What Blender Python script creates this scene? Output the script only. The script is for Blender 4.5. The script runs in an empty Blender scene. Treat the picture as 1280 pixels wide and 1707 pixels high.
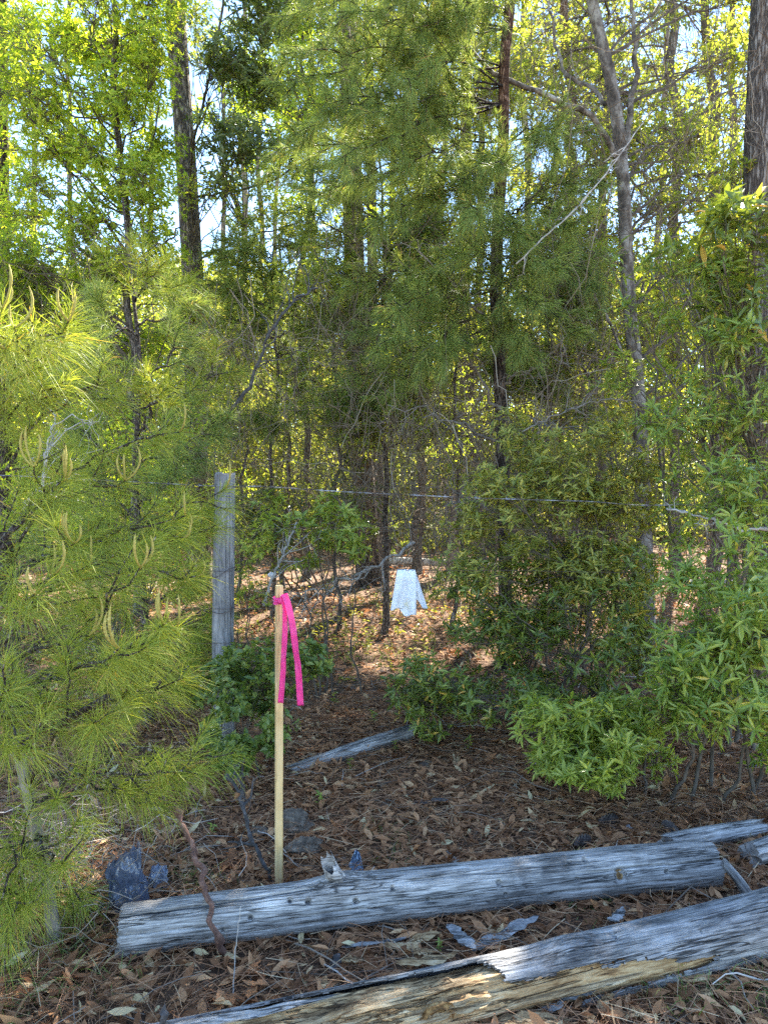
import bpy, math, random
import numpy as np
from mathutils import Vector, Matrix

rng = np.random.default_rng(11)
random.seed(11)
PI = math.pi
sc = bpy.context.scene
COL = sc.collection

# ----------------------------------------------------------------------------
# camera geometry (a phone held at 1.55 m, tilted a little down)
# ----------------------------------------------------------------------------
CAM_H, PITCH, FPX = 1.55, math.radians(2.48), 1233.0

def ray(px, py):
    u, v = (px - 640) / FPX, (853.5 - py) / FPX
    c, s = math.cos(PITCH), math.sin(PITCH)
    return np.array([u, c + v * s, -s + v * c])

def P(px, py, d):
    r = ray(px, py)
    return np.array([0, 0, CAM_H]) + r * (d / r[1])

def G(px, py, z=0.0):
    r = ray(px, py)
    return np.array([0, 0, CAM_H]) + r * ((z - CAM_H) / r[2])

def A(*a):
    return np.array(a, float)

def nrm(v):
    v = np.asarray(v, float)
    return v / np.maximum(np.linalg.norm(v, axis=-1, keepdims=True), 1e-9)

# ----------------------------------------------------------------------------
# noise
# ----------------------------------------------------------------------------
def _hash(ix, iy, iz, seed):
    h = (ix * 374761393 + iy * 668265263 + iz * 2147483647 + seed * 1274126177) & 0xFFFFFFFF
    h = ((h ^ (h >> 13)) * 1274126177) & 0xFFFFFFFF
    h = (h ^ (h >> 16)) & 0xFFFFFFFF
    h = (h * 2246822519) & 0xFFFFFFFF
    return ((h >> 8) & 0xFFFF) / 65535.0

def vnoise(p, seed=0):
    p = np.asarray(p, float)
    i = np.floor(p).astype(np.int64)
    f = p - i
    f = f * f * (3 - 2 * f)
    out = 0
    for dx in (0, 1):
        wx = f[..., 0] if dx else 1 - f[..., 0]
        for dy in (0, 1):
            wy = f[..., 1] if dy else 1 - f[..., 1]
            for dz in (0, 1):
                wz = f[..., 2] if dz else 1 - f[..., 2]
                out = out + wx * wy * wz * _hash(i[..., 0] + dx, i[..., 1] + dy, i[..., 2] + dz, seed)
    return out * 2 - 1

def fbm(p, o=4, seed=0):
    s, a, t = 0, 1.0, 0
    p = np.asarray(p, float)
    for k in range(o):
        s = s + a * vnoise(p, seed + k * 17)
        t += a
        a *= .5
        p = p * 2.03
    return s / t

def gh(x, y):
    x, y = np.asarray(x, float), np.asarray(y, float)
    far = np.clip((y - 3.2) / 3, 0, 1)
    q = np.stack([x, y, 0 * x], -1)
    return .012 * vnoise(q * 3.1, 3) * np.clip(np.abs(y) / 2, 0, 1) + far * (.05 * vnoise(q * .7, 5) + .02 * vnoise(q * 2.2, 9))

# ----------------------------------------------------------------------------
# mesh builder
# ----------------------------------------------------------------------------
BASE = {}
CANOPY = .2      # how full the tall pine crowns are

class MB:
    def __init__(s):
        s.v, s.f, s.n = [], [], 0

    def add(s, vf, mat=0):
        v, faces = vf
        v = np.asarray(v, float).reshape(-1, 3)
        for f in faces:
            f = np.asarray(f, np.int64)
            if len(f):
                s.f.append((f + s.n, mat))
        s.v.append(v)
        s.n += len(v)
        return s

    def build(s, name, mats, parent=None, base=None, smooth=False):
        V = np.concatenate(s.v)
        b = BASE.get(parent.name) if parent is not None else base
        if b is None:
            b = A(0, 0, 0)
        me = bpy.data.meshes.new(name)
        me.vertices.add(len(V))
        me.vertices.foreach_set('co', (V - b).astype(np.float32).ravel())
        loops = np.concatenate([f.ravel() for f, m in s.f])
        cnt = np.concatenate([np.full(len(f), f.shape[1]) for f, m in s.f])
        mi = np.concatenate([np.full(len(f), m) for f, m in s.f])
        me.loops.add(len(loops))
        me.loops.foreach_set('vertex_index', loops.astype(np.int32))
        me.polygons.add(len(cnt))
        me.polygons.foreach_set('loop_start', (np.cumsum(cnt) - cnt).astype(np.int32))
        me.polygons.foreach_set('material_index', mi.astype(np.int32))
        me.polygons.foreach_set('use_smooth', np.full(len(cnt), smooth))
        for m in (mats if isinstance(mats, (list, tuple)) else [mats]):
            me.materials.append(m)
        me.update(calc_edges=True)
        o = bpy.data.objects.new(name, me)
        COL.objects.link(o)
        if parent is not None:
            o.parent = parent
            BASE[o.name] = b
        else:
            o.location = b
            BASE[o.name] = np.array(b, float)
        return o

def tag(o, label=None, cat=None, group=None, kind=None):
    if label: o['label'] = label
    if cat: o['category'] = cat
    if group: o['group'] = group
    if kind: o['kind'] = kind
    return o

def thing(name, base, label, cat, group=None):
    o = bpy.data.objects.new(name, None)
    COL.objects.link(o)
    o.empty_display_size = .1
    o.location = base
    BASE[o.name] = np.array(base, float)
    return tag(o, label, cat, group)

# the sun, and the openings in the canopy that let it reach the forest floor
SUN_AZ, SUN_EL = math.radians(24), math.radians(46)     # azimuth from +Y towards +X
SUN = A(math.sin(SUN_AZ) * math.cos(SUN_EL), math.cos(SUN_AZ) * math.cos(SUN_EL), math.sin(SUN_EL))
GAPS = ([(x, 7.7 + .12 * math.sin(x * 3), .52) for x in np.arange(-2.3, .9, .4)] + [(x, 5.75, .3) for x in np.arange(-2.9, -1.3, .4)]
        + [(1.2, 7.4, .4), (1.9, 7.7, .4), (.7, 6.3, .3), (-.55, 9.6, .5), (3.6, 9.5, .6), (2.6, 12, .8), (-1.2, 11.5, .6), (1.3, 13.5, 1.0), (6.5, 15, 1.2), (4.2, 12.5, .8), (-.1, 5.9, .25), (-1.5, 1.15, .45), (-1.3, 1.6, .4), (-1.7, .6, .45), (-1.1, .9, .35)])
def ingap(C, R=0., keep=.9):
    C = np.asarray(C, float)
    hit = np.zeros(len(C), bool)
    for gx, gy, gr in GAPS:
        v = C - A(gx, gy, 0)
        al = v @ SUN
        dist = np.linalg.norm(v - al[:, None] * SUN, axis=1)
        hit |= (dist < gr + np.asarray(R) * .7) & (al > .5) & (C[:, 1] > 6.6)
    return hit & (rng.random(len(C)) < keep)

# ----------------------------------------------------------------------------
# shape generators (all batched)
# ----------------------------------------------------------------------------
def tubes(Pts, R, S=5, cap=False):
    """Pts (N,K,3), R (N,K): N tapering tubes."""
    Pts = np.asarray(Pts, float)
    if Pts.ndim == 2: Pts = Pts[None]
    N, K, _ = Pts.shape
    R = np.broadcast_to(np.asarray(R, float), (N, K))
    t = nrm(np.gradient(Pts, axis=1))
    m = nrm(Pts[:, -1] - Pts[:, 0] + 1e-7)
    ref = np.where(np.abs(m[:, 2:3]) < .8, A(0, 0, 1), A(1, 0, 0))
    ref = nrm(np.cross(m, ref))
    u = nrm(ref[:, None] - (ref[:, None] * t).sum(-1, keepdims=True) * t)
    w = np.cross(t, u)
    a = np.arange(S) / S * 2 * PI
    V = Pts[:, :, None] + R[:, :, None, None] * (np.cos(a)[:, None] * u[:, :, None] + np.sin(a)[:, None] * w[:, :, None])
    n = (np.arange(N) * K * S)[:, None, None]
    k = (np.arange(K - 1) * S)[None, :, None]
    j = np.arange(S)[None, None]
    j2 = (j + 1) % S
    q = np.stack([n + k + j, n + k + j2, n + k + S + j2, n + k + S + j], -1).reshape(-1, 4)
    F = [q]
    if cap:
        e0 = (np.arange(N) * K * S)[:, None] + np.arange(S)[::-1]
        e1 = (np.arange(N) * K * S)[:, None] + (K - 1) * S + np.arange(S)
        F += [e0, e1]
    return V.reshape(-1, 3), F

def lines(p0, p1, K=5, wob=.05, sag=0.):
    """batched wobbly polylines from p0 to p1 (N,3)."""
    p0, p1 = np.atleast_2d(p0), np.atleast_2d(p1)
    N = max(len(p0), len(p1))
    p0, p1 = np.broadcast_to(p0, (N, 3)), np.broadcast_to(p1, (N, 3))
    t = np.linspace(0, 1, K)[None, :, None]
    L = np.linalg.norm(p1 - p0, axis=1)[:, None, None]
    off = rng.normal(size=(N, K, 3)) * .35
    ph = rng.uniform(0, 6.28, (N, 1, 3))
    off += np.sin(t * rng.uniform(2.5, 6, (N, 1, 3)) + ph) - np.sin(ph) * (1 - t)
    off *= np.sin(t * PI) ** .7
    out = p0[:, None] * (1 - t) + p1[:, None] * t + off * L * wob
    out[..., 2] += (sag * L * 4 * t * (1 - t))[..., 0]
    return out

def resample(pts, K):
    pts = np.asarray(pts, float)
    s = np.r_[0, np.cumsum(np.linalg.norm(np.diff(pts, axis=0), axis=1))]
    # smooth (Catmull-ish): linear resample, then relax
    x = np.linspace(0, s[-1], K)
    o = np.stack([np.interp(x, s, pts[:, i]) for i in range(3)], -1)
    for _ in range(max(1, K // 12)):
        o[1:-1] = (o[:-2] + 2 * o[1:-1] + o[2:]) / 4
    return o

def trunk_mesh(path, r0, r1, K=40, S=14, rough=.12, seed=0, flare=.35, wob=.0):
    p = resample(path, K)
    if wob:
        p[1:] += np.stack([vnoise(np.stack([np.arange(1, K) * .35, 0 * np.arange(1, K) + i * 9.1, 0 * np.arange(1, K) + seed], -1), seed) for i in range(3)], -1) * wob
    t = np.linspace(0, 1, K)
    r = r0 + (r1 - r0) * t
    r = r * (1 + flare * np.exp(-t * 30))
    V, F = tubes(p[None], r[None], S)
    ax = np.repeat(p, S, 0)
    d = V - ax
    q = np.stack([d[:, 0] / r0 * 2.2, d[:, 1] / r0 * 2.2, V[:, 2] * 1.3], -1)
    V = ax + d * (1 + rough * fbm(q, 3, seed))[:, None]
    return V, F, p

def leaves(b, d, n, L, W, near=False, droop=.15, fold=.25):
    """b base, d direction, n approx normal (M,3); L, W (M)."""
    M = len(b)
    d = nrm(d)
    s = nrm(np.cross(d, n))
    n = np.cross(s, d)
    L = np.broadcast_to(L, (M,))[:, None]
    W = np.broadcast_to(W, (M,))[:, None]
    dr = (droop * (0.6 + .8 * rng.random((M, 1)))) * L
    if not near:
        l = b + d * L * .45 - s * W * .5 + n * W * fold
        r = b + d * L * .45 + s * W * .5 + n * W * fold
        t = b + d * L - n * dr
        V = np.stack([b, r, t, l], 1)
        i = np.arange(M)[:, None] * 4
        return V.reshape(-1, 3), [np.r_[i + [0, 1, 2], i + [0, 2, 3]]]
    def row(t, w, k):
        c = b + d * L * t - n * dr * t * t
        return c - s * W * w + n * W * fold * (w * 2), c, c + s * W * w + n * W * fold * (w * 2)
    l1, c1, r1 = row(.28, .40, 0)
    l2, c2, r2 = row(.62, .44, 0)
    tip = b + d * L - n * dr
    V = np.stack([b, l1, c1, r1, l2, c2, r2, tip], 1)
    i = np.arange(M)[:, None] * 8
    tri = np.r_[i + [0, 2, 1], i + [0, 3, 2], i + [4, 5, 7], i + [5, 6, 7]]
    quad = np.r_[i + [1, 2, 5, 4], i + [2, 3, 6, 5]]
    return V.reshape(-1, 3), [tri, quad]

def needles(b, d, L, W, droop=.25):
    M = len(b)
    d = nrm(d)
    L = np.broadcast_to(L, (M,))[:, None]
    W = np.broadcast_to(W, (M,))[:, None]
    s = nrm(np.cross(d, rng.normal(size=(M, 3)))) * W * .5
    dr = A(0, 0, -1) * droop * L * rng.uniform(.4, 1.6, (M, 1))
    bend = nrm(rng.normal(size=(M, 3))) * L * .08
    m = b + d * L * .5 + dr * .25 + bend
    t = b + d * L + dr
    V = np.stack([b - s, b + s, m + s, m - s, t], 1)
    i = np.arange(M)[:, None] * 5
    return V.reshape(-1, 3), [i + [0, 1, 2, 3], i + [3, 2, 4]]

def tufts(tips, axes, n, L, W, shoot, droop=.25, spread=(18, 75)):
    """needle tufts on the last <shoot> m of each twig"""
    T = len(tips)
    axes = nrm(axes)
    u = rng.random((T, n)) ** 1.2
    th = np.radians(spread[0] + (spread[1] - spread[0]) * (u * .7 + .3 * rng.random((T, n))))
    phi = rng.uniform(0, 2 * PI, (T, n))
    e1 = nrm(np.cross(axes, rng.normal(size=(T, 3))))
    e2 = np.cross(axes, e1)
    per = np.cos(phi)[..., None] * e1[:, None] + np.sin(phi)[..., None] * e2[:, None]
    d = np.cos(th)[..., None] * axes[:, None] + np.sin(th)[..., None] * per
    b = tips[:, None] - axes[:, None] * (u * np.broadcast_to(shoot, (T,))[:, None])[..., None]
    LL = L * rng.uniform(.7, 1.15, (T, n))
    return needles(b.reshape(-1, 3), d.reshape(-1, 3), LL.ravel(), W * rng.uniform(.8, 1.3, T * n), droop)

# ----------------------------------------------------------------------------
# materials
# ----------------------------------------------------------------------------
def newmat(name):
    m = bpy.data.materials.new(name)
    m.use_nodes = True
    nt = m.node_tree
    nt.nodes.clear()
    out = nt.nodes.new('ShaderNodeOutputMaterial')
    return m, nt, out

def N(nt, t, **kw):
    n = nt.nodes.new('ShaderNode' + t)
    for k, v in kw.items():
        if k.startswith('i_'):
            key = k[2:]
            key = int(key) if key.isdigit() else key.replace('_', ' ')
            n.inputs[key].default_value = v
        else:
            setattr(n, k, v)
    return n

def ramp(nt, stops, interp='LINEAR'):
    r = nt.nodes.new('ShaderNodeValToRGB')
    r.color_ramp.interpolation = interp
    e = r.color_ramp.elements
    while len(e) < len(stops): e.new(.5)
    for k, (p, c) in enumerate(stops):
        e[k].position = p
        e[k].color = (*c, 1)
    return r

def leaf_mat(name, stops, trans=.45, tboost=(1.5, 1.7, .7), rough=.45, spec=.4):
    m, nt, out = newmat(name)
    geo = N(nt, 'NewGeometry')
    r = ramp(nt, stops)
    nt.links.new(geo.outputs['Random Per Island'], r.inputs[0])
    pb = N(nt, 'BsdfPrincipled')
    pb.inputs['Roughness'].default_value = rough
    pb.inputs['Specular IOR Level'].default_value = spec
    nt.links.new(r.outputs[0], pb.inputs['Base Color'])
    tr = N(nt, 'BsdfTranslucent')
    mul = N(nt, 'Mix', data_type='RGBA', blend_type='MULTIPLY')
    mul.inputs[0].default_value = 1
    mul.inputs['B'].default_value = (*tboost, 1)
    nt.links.new(r.outputs[0], mul.inputs['A'])
    nt.links.new(mul.outputs['Result'], tr.inputs[0])
    mx = N(nt, 'MixShader')
    mx.inputs[0].default_value = trans
    nt.links.new(pb.outputs[0], mx.inputs[1])
    nt.links.new(tr.outputs[0], mx.inputs[2])
    nt.links.new(mx.outputs[0], out.inputs[0])
    return m

def noise_mat(name, stops, scale=(1, 1, 1), nscale=5, detail=8, rough=.85, bump=.4, bdist=.01, island=0., spec=.3, coords='Object', stops2=None, s2=1.2):
    """colour from stretched noise, bump from the same noise"""
    m, nt, out = newmat(name)
    tc = N(nt, 'TexCoord')
    mp = N(nt, 'Mapping')
    mp.inputs['Scale'].default_value = scale
    nt.links.new(tc.outputs[coords], mp.inputs[0])
    nz = N(nt, 'TexNoise', i_Scale=nscale, i_Detail=detail, i_Roughness=.65)
    nt.links.new(mp.outputs[0], nz.inputs['Vector'])
    r = ramp(nt, stops)
    nt.links.new(nz.outputs[0], r.inputs[0])
    col = r.outputs[0]
    if stops2:
        n2 = N(nt, 'TexNoise', i_Scale=s2, i_Detail=5, i_Roughness=.6)
        nt.links.new(tc.outputs[coords], n2.inputs['Vector'])
        r2 = ramp(nt, stops2)
        nt.links.new(n2.outputs[0], r2.inputs[0])
        mm = N(nt, 'Mix', data_type='RGBA', blend_type='MULTIPLY')
        mm.inputs[0].default_value = 1
        nt.links.new(col, mm.inputs['A'])
        nt.links.new(r2.outputs[0], mm.inputs['B'])
        col = mm.outputs['Result']
    if island:
        geo = N(nt, 'NewGeometry')
        hv = N(nt, 'HueSaturation')
        mr = N(nt, 'MapRange')
        mr.inputs['To Min'].default_value = 1 - island
        mr.inputs['To Max'].default_value = 1 + island
        nt.links.new(geo.outputs['Random Per Island'], mr.inputs[0])
        nt.links.new(mr.outputs[0], hv.inputs['Value'])
        nt.links.new(col, hv.inputs['Color'])
        col = hv.outputs[0]
    pb = N(nt, 'BsdfPrincipled')
    pb.inputs['Roughness'].default_value = rough
    pb.inputs['Specular IOR Level'].default_value = spec
    nt.links.new(col, pb.inputs['Base Color'])
    if bump:
        bp = N(nt, 'Bump', i_Strength=bump, i_Distance=bdist)
        nt.links.new(nz.outputs[0], bp.inputs['Height'])
        nt.links.new(bp.outputs[0], pb.inputs['Normal'])
    nt.links.new(pb.outputs[0], out.inputs[0])
    return m

def bark_mat(name, dark, mid, light, sx=9, sz=2.2, stops2=None):
    m, nt, out = newmat(name)
    tc = N(nt, 'TexCoord')
    mp = N(nt, 'Mapping')
    mp.inputs['Scale'].default_value = (sx, sx, sz)
    nt.links.new(tc.outputs['Object'], mp.inputs[0])
    nz = N(nt, 'TexNoise', i_Scale=2.0, i_Detail=6, i_Roughness=.6)
    nt.links.new(mp.outputs[0], nz.inputs['Vector'])
    vo = N(nt, 'TexVoronoi', feature='DISTANCE_TO_EDGE', i_Scale=2.2)
    va = N(nt, 'VectorMath', operation='ADD')
    vs = N(nt, 'VectorMath', operation='SCALE')
    vs.inputs['Scale'].default_value = 1.2
    nt.links.new(nz.outputs['Color'], vs.inputs[0])
    nt.links.new(mp.outputs[0], va.inputs[0])
    nt.links.new(vs.outputs[0], va.inputs[1])
    nt.links.new(va.outputs[0], vo.inputs['Vector'])
    mr = N(nt, 'MapRange')
    mr.inputs['From Max'].default_value = .3
    nt.links.new(vo.outputs['Distance'], mr.inputs[0])
    mu = N(nt, 'Math', operation='MULTIPLY')
    nt.links.new(mr.outputs[0], mu.inputs[0])
    ad = N(nt, 'Math', operation='ADD')
    ad.inputs[1].default_value = .35
    nt.links.new(nz.outputs[0], ad.inputs[0])
    nt.links.new(ad.outputs[0], mu.inputs[1])
    r = ramp(nt, [(.05, dark), (.5, mid), (.95, light)])
    nt.links.new(mu.outputs[0], r.inputs[0])
    col = r.outputs[0]
    if stops2:
        n2 = N(nt, 'TexNoise', i_Scale=4, i_Detail=5, i_Roughness=.6)
        nt.links.new(tc.outputs['Object'], n2.inputs['Vector'])
        r2 = ramp(nt, stops2)
        nt.links.new(n2.outputs[0], r2.inputs[0])
        mm = N(nt, 'Mix', data_type='RGBA', blend_type='MULTIPLY')
        mm.inputs[0].default_value = 1
        nt.links.new(col, mm.inputs['A'])
        nt.links.new(r2.outputs[0], mm.inputs['B'])
        col = mm.outputs['Result']
    pb = N(nt, 'BsdfPrincipled')
    pb.inputs['Roughness'].default_value = .9
    pb.inputs['Specular IOR Level'].default_value = .2
    nt.links.new(col, pb.inputs['Base Color'])
    bp = N(nt, 'Bump', i_Strength=.9, i_Distance=.02)
    nt.links.new(mu.outputs[0], bp.inputs['Height'])
    nt.links.new(bp.outputs[0], pb.inputs['Normal'])
    nt.links.new(pb.outputs[0], out.inputs[0])
    return m

def wood_grain_mat(name, stops, fine=(1.2, 45, 45), coarse=(.8, 7, 7), rough=.75, bump=.5, tintstops=None, cracks=0.):
    """weathered timber: long streaks along local X"""
    m, nt, out = newmat(name)
    tc = N(nt, 'TexCoord')
    a, b = N(nt, 'Mapping'), N(nt, 'Mapping')
    a.inputs['Scale'].default_value = fine
    b.inputs['Scale'].default_value = coarse
    na = N(nt, 'TexNoise', i_Scale=3.0, i_Detail=6, i_Roughness=.7)
    nb = N(nt, 'TexNoise', i_Scale=2.0, i_Detail=8, i_Roughness=.72)
    for mp, nz in ((a, na), (b, nb)):
        nt.links.new(tc.outputs['Object'], mp.inputs[0])
        nt.links.new(mp.outputs[0], nz.inputs['Vector'])
    mx = N(nt, 'Mix', data_type='FLOAT')
    mx.inputs[0].default_value = .5
    nt.links.new(na.outputs[0], mx.inputs['A'])
    nt.links.new(nb.outputs[0], mx.inputs['B'])
    r = ramp(nt, stops)
    nt.links.new(mx.outputs['Result'], r.inputs[0])
    col = r.outputs[0]
    if tintstops:
        n2 = N(nt, 'TexNoise', i_Scale=3.5, i_Detail=6, i_Roughness=.65)
        nt.links.new(tc.outputs['Object'], n2.inputs['Vector'])
        r2 = ramp(nt, tintstops)
        nt.links.new(n2.outputs[0], r2.inputs[0])
        mm = N(nt, 'Mix', data_type='RGBA', blend_type='MULTIPLY')
        mm.inputs[0].default_value = 1
        nt.links.new(col, mm.inputs['A'])
        nt.links.new(r2.outputs[0], mm.inputs['B'])
        col = mm.outputs['Result']
    height = mx.outputs['Result']
    if cracks:
        mc = N(nt, 'Mapping')
        mc.inputs['Scale'].default_value = (1.3, 26, 26)
        nc = N(nt, 'TexNoise', i_Scale=1.6, i_Detail=3, i_Roughness=.55, i_Distortion=.4)
        nt.links.new(tc.outputs['Object'], mc.inputs[0])
        nt.links.new(mc.outputs[0], nc.inputs['Vector'])
        ab = N(nt, 'Math', operation='SUBTRACT')
        ab.inputs[1].default_value = .44
        nt.links.new(nc.outputs[0], ab.inputs[0])
        a2 = N(nt, 'Math', operation='ABSOLUTE')
        nt.links.new(ab.outputs[0], a2.inputs[0])
        rc = ramp(nt, [(.0, (1 - cracks,) * 3), (.009, (1 - cracks * .8,) * 3), (.022, (1, 1, 1))])
        nt.links.new(a2.outputs[0], rc.inputs[0])
        mk = N(nt, 'Mix', data_type='RGBA', blend_type='MULTIPLY')
        mk.inputs[0].default_value = 1
        nt.links.new(col, mk.inputs['A'])
        nt.links.new(rc.outputs[0], mk.inputs['B'])
        col = mk.outputs['Result']
        hm = N(nt, 'Math', operation='MULTIPLY_ADD')
        hm.inputs[1].default_value = .8
        nt.links.new(rc.outputs[0], hm.inputs[0])
        nt.links.new(height, hm.inputs[2])
        height = hm.outputs[0]
    pb = N(nt, 'BsdfPrincipled')
    pb.inputs['Roughness'].default_value = rough
    pb.inputs['Specular IOR Level'].default_value = .3
    nt.links.new(col, pb.inputs['Base Color'])
    bp = N(nt, 'Bump', i_Strength=bump, i_Distance=.006)
    nt.links.new(height, bp.inputs['Height'])
    nt.links.new(bp.outputs[0], pb.inputs['Normal'])
    nt.links.new(pb.outputs[0], out.inputs[0])
    return m

def plain(name, c, rough=.6, spec=.4, metal=0., trans=None):
    m, nt, out = newmat(name)
    pb = N(nt, 'BsdfPrincipled')
    pb.inputs['Base Color'].default_value = (*c, 1)
    pb.inputs['Roughness'].default_value = rough
    pb.inputs['Specular IOR Level'].default_value = spec
    pb.inputs['Metallic'].default_value = metal
    sh = pb.outputs[0]
    if trans:
        tr = N(nt, 'BsdfTranslucent')
        tr.inputs[0].default_value = (*c, 1)
        mx = N(nt, 'MixShader')
        mx.inputs[0].default_value = trans
        nt.links.new(sh, mx.inputs[1])
        nt.links.new(tr.outputs[0], mx.inputs[2])
        sh = mx.outputs[0]
    nt.links.new(sh, out.inputs[0])
    return m

M = {}
# foliage
M['pine_near'] = leaf_mat('pine_needles_young', [(0, (0.184, 0.231, 0.031)), (.5, (0.270, 0.320, 0.043)), (.9, (0.399, 0.421, 0.064)), (.965, (0.497, 0.403, 0.079)), (1, (0.577, 0.299, 0.083))], .38, (1.3, 1.3, .7), .55, .28)
M['pine_mid'] = leaf_mat('pine_needles', [(0, (0.121, 0.172, 0.044)), (.6, (0.213, 0.284, 0.066)), (.95, (0.346, 0.396, 0.100)), (1, (0.496, 0.302, 0.111))], .38, (1.4, 1.35, .85), .55, .28)
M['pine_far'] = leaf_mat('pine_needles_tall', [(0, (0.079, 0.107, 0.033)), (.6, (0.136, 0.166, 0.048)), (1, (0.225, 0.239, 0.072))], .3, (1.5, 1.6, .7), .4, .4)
M['leaf_bright'] = leaf_mat('spring_leaves', [(0, (0.174, 0.259, 0.031)), (.5, (0.304, 0.411, 0.049)), (1, (0.518, 0.552, 0.074))], .55, (1.7, 1.6, .6), .45)
M['leaf_yellow'] = leaf_mat('yellow_green_leaves', [(0, (0.177, 0.238, 0.030)), (.5, (0.301, 0.370, 0.052)), (.92, (0.469, 0.494, 0.080)), (1, (0.590, 0.488, 0.113))], .45, (1.5, 1.4, .8), .45)
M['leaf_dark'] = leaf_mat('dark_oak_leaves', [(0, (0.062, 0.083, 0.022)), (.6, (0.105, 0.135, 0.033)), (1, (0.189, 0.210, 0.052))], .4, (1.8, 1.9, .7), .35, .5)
M['leaf_laurel'] = leaf_mat('laurel_leaves', [(0, (0.084, 0.121, 0.022)), (.55, (0.154, 0.205, 0.034)), (.93, (0.263, 0.307, 0.050)), (1, (0.620, 0.351, 0.070))], .33, (1.6, 1.5, .75), .33, .55)
M['leaf_shrub'] = leaf_mat('shrub_leaves', [(0, (0.128, 0.195, 0.028)), (.5, (0.195, 0.275, 0.039)), (.955, (0.331, 0.370, 0.060)), (1, (0.539, 0.414, 0.075))], .35, (1.5, 1.45, .75), .35, .5)
M['leaf_lime'] = leaf_mat('lime_shrub_leaves', [(0, (0.156, 0.215, 0.031)), (.5, (0.250, 0.313, 0.047)), (1, (0.381, 0.413, 0.070))], .38, (1.5, 1.5, .65), .36, .5)
M['leaf_olive'] = leaf_mat('olive_shrub_leaves', [(0, (0.149, 0.176, 0.030)), (.5, (0.246, 0.267, 0.043)), (.94, (0.433, 0.389, 0.070)), (1, (0.620, 0.505, 0.102))], .35, (1.5, 1.45, .75), .38, .5)
M['leaf_round'] = leaf_mat('round_shrub_leaves', [(0, (0.094, 0.147, 0.030)), (.6, (0.145, 0.205, 0.039)), (1, (0.233, 0.273, 0.054))], .35, (1.5, 1.45, .75), .35, .5)
M['leaf_wood'] = leaf_mat('far_woods_leaves', [(0, (0.141, 0.180, 0.032)), (.4, (0.232, 0.278, 0.047)), (.8, (0.366, 0.378, 0.072)), (1, (0.541, 0.467, 0.112))], .40, (1.4, 1.35, .85), .5, .3)
M['grass'] = leaf_mat('grass_blades', [(0, (.09, .15, .03)), (.5, (.16, .22, .05)), (.8, (.25, .27, .09)), (1, (.40, .34, .16))], .3, (1.3, 1.3, .8), .5)
M['dead_needle'] = leaf_mat('dead_pine_needles', [(0, (.14, .04, .015)), (.6, (.25, .075, .03)), (1, (.32, .14, .06))], .25, (1.3, 1.1, .9), .6)
# litter
M['litter'] = leaf_mat('dead_leaves', [(0, (0.138, 0.063, 0.030)), (.35, (0.259, 0.123, 0.057)), (.7, (0.406, 0.209, 0.099)), (.9, (0.586, 0.327, 0.163)), (1, (0.620, 0.530, 0.296))], .12, (1.4, 1.1, .8), .75, .12)
M['straw'] = leaf_mat('pine_straw', [(0, (0.171, 0.081, 0.040)), (.5, (0.311, 0.153, 0.075)), (.85, (0.452, 0.254, 0.134)), (1, (0.620, 0.485, 0.297))], .1, (1.2, 1.1, .9), .55, .3)
M['twig'] = leaf_mat('dry_twigs', [(0, (0.125, 0.094, 0.069)), (.5, (0.225, 0.181, 0.138)), (.85, (0.350, 0.300, 0.250)), (1, (0.525, 0.488, 0.438))], .0, (1, 1, 1), .8, .2)
M['vine'] = leaf_mat('bare_vines', [(0, (.075, .055, .04)), (.5, (.15, .115, .08)), (.85, (.23, .18, .13)), (1, (.35, .30, .23))], .0, (1, 1, 1), .8, .2)
M['ground'] = noise_mat('forest_floor', [(.3, (.05, .03, .018)), (.5, (.105, .062, .037)), (.62, (.17, .105, .065)), (.75, (.26, .18, .12))], (1, 1, 1), 22, 10, .95, .8, .03,
                        stops2=[(.35, (.75, .72, .7)), (.65, (1.25, 1.2, 1.15))], s2=.7)
# bark
M['bark_pine'] = bark_mat('pine_bark', (.055, .042, .034), (.20, .165, .14), (.38, .33, .29))
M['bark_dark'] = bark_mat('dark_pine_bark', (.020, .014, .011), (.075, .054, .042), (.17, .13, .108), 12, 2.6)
M['bark_young'] = bark_mat('young_pine_bark', (.05, .035, .028), (.17, .13, .105), (.3, .26, .22), 26, 9)
M['bark_red'] = bark_mat('reddish_pine_bark', (.05, .026, .016), (.20, .105, .062), (.36, .23, .155), 22, 5, [(.36, (.55, .5, .48)), (.5, (1, 1, 1)), (.66, (1.15, 1.15, 1.2))])
M['bark_mottle'] = noise_mat('lichen_mottled_bark', [(.36, (.05, .042, .034)), (.48, (.12, .102, .084)), (.55, (.23, .21, .18)), (.68, (.34, .33, .30))], (5, 5, 3), 2.2, 6, .9, .5, .012)
M['bark_grey'] = bark_mat('grey_trunk_bark', (.06, .048, .04), (.17, .145, .125), (.30, .27, .24), 14, 2.0)
M['bark_pale'] = noise_mat('pale_thin_bark', [(.3, (.11, .085, .065)), (.55, (.25, .205, .16)), (.75, (.38, .33, .28))], (8, 8, 1.6), 3, 6, .9, .5, .012)
M['stem'] = noise_mat('shrub_stems', [(.3, (.05, .04, .03)), (.6, (.13, .105, .08)), (.8, (.2, .17, .14))], (3, 3, 3), 6, 4, .9, .3, .004)
M['stem_green'] = plain('greenish_twigs', (.13, .14, .05), .7, .3)
M['candle'] = noise_mat('pine_candle', [(.3, (.26, .20, .045)), (.55, (.40, .34, .085)), (.75, (.52, .46, .16))], (60, 60, 60), 3, 3, .7, .6, .003, spec=.2)
M['bleached'] = noise_mat('bleached_dead_branch', [(.3, (.20, .18, .155)), (.55, (.42, .39, .35)), (.75, (.6, .57, .53))], (6, 6, 6), 4, 5, .85, .4, .004)
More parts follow.
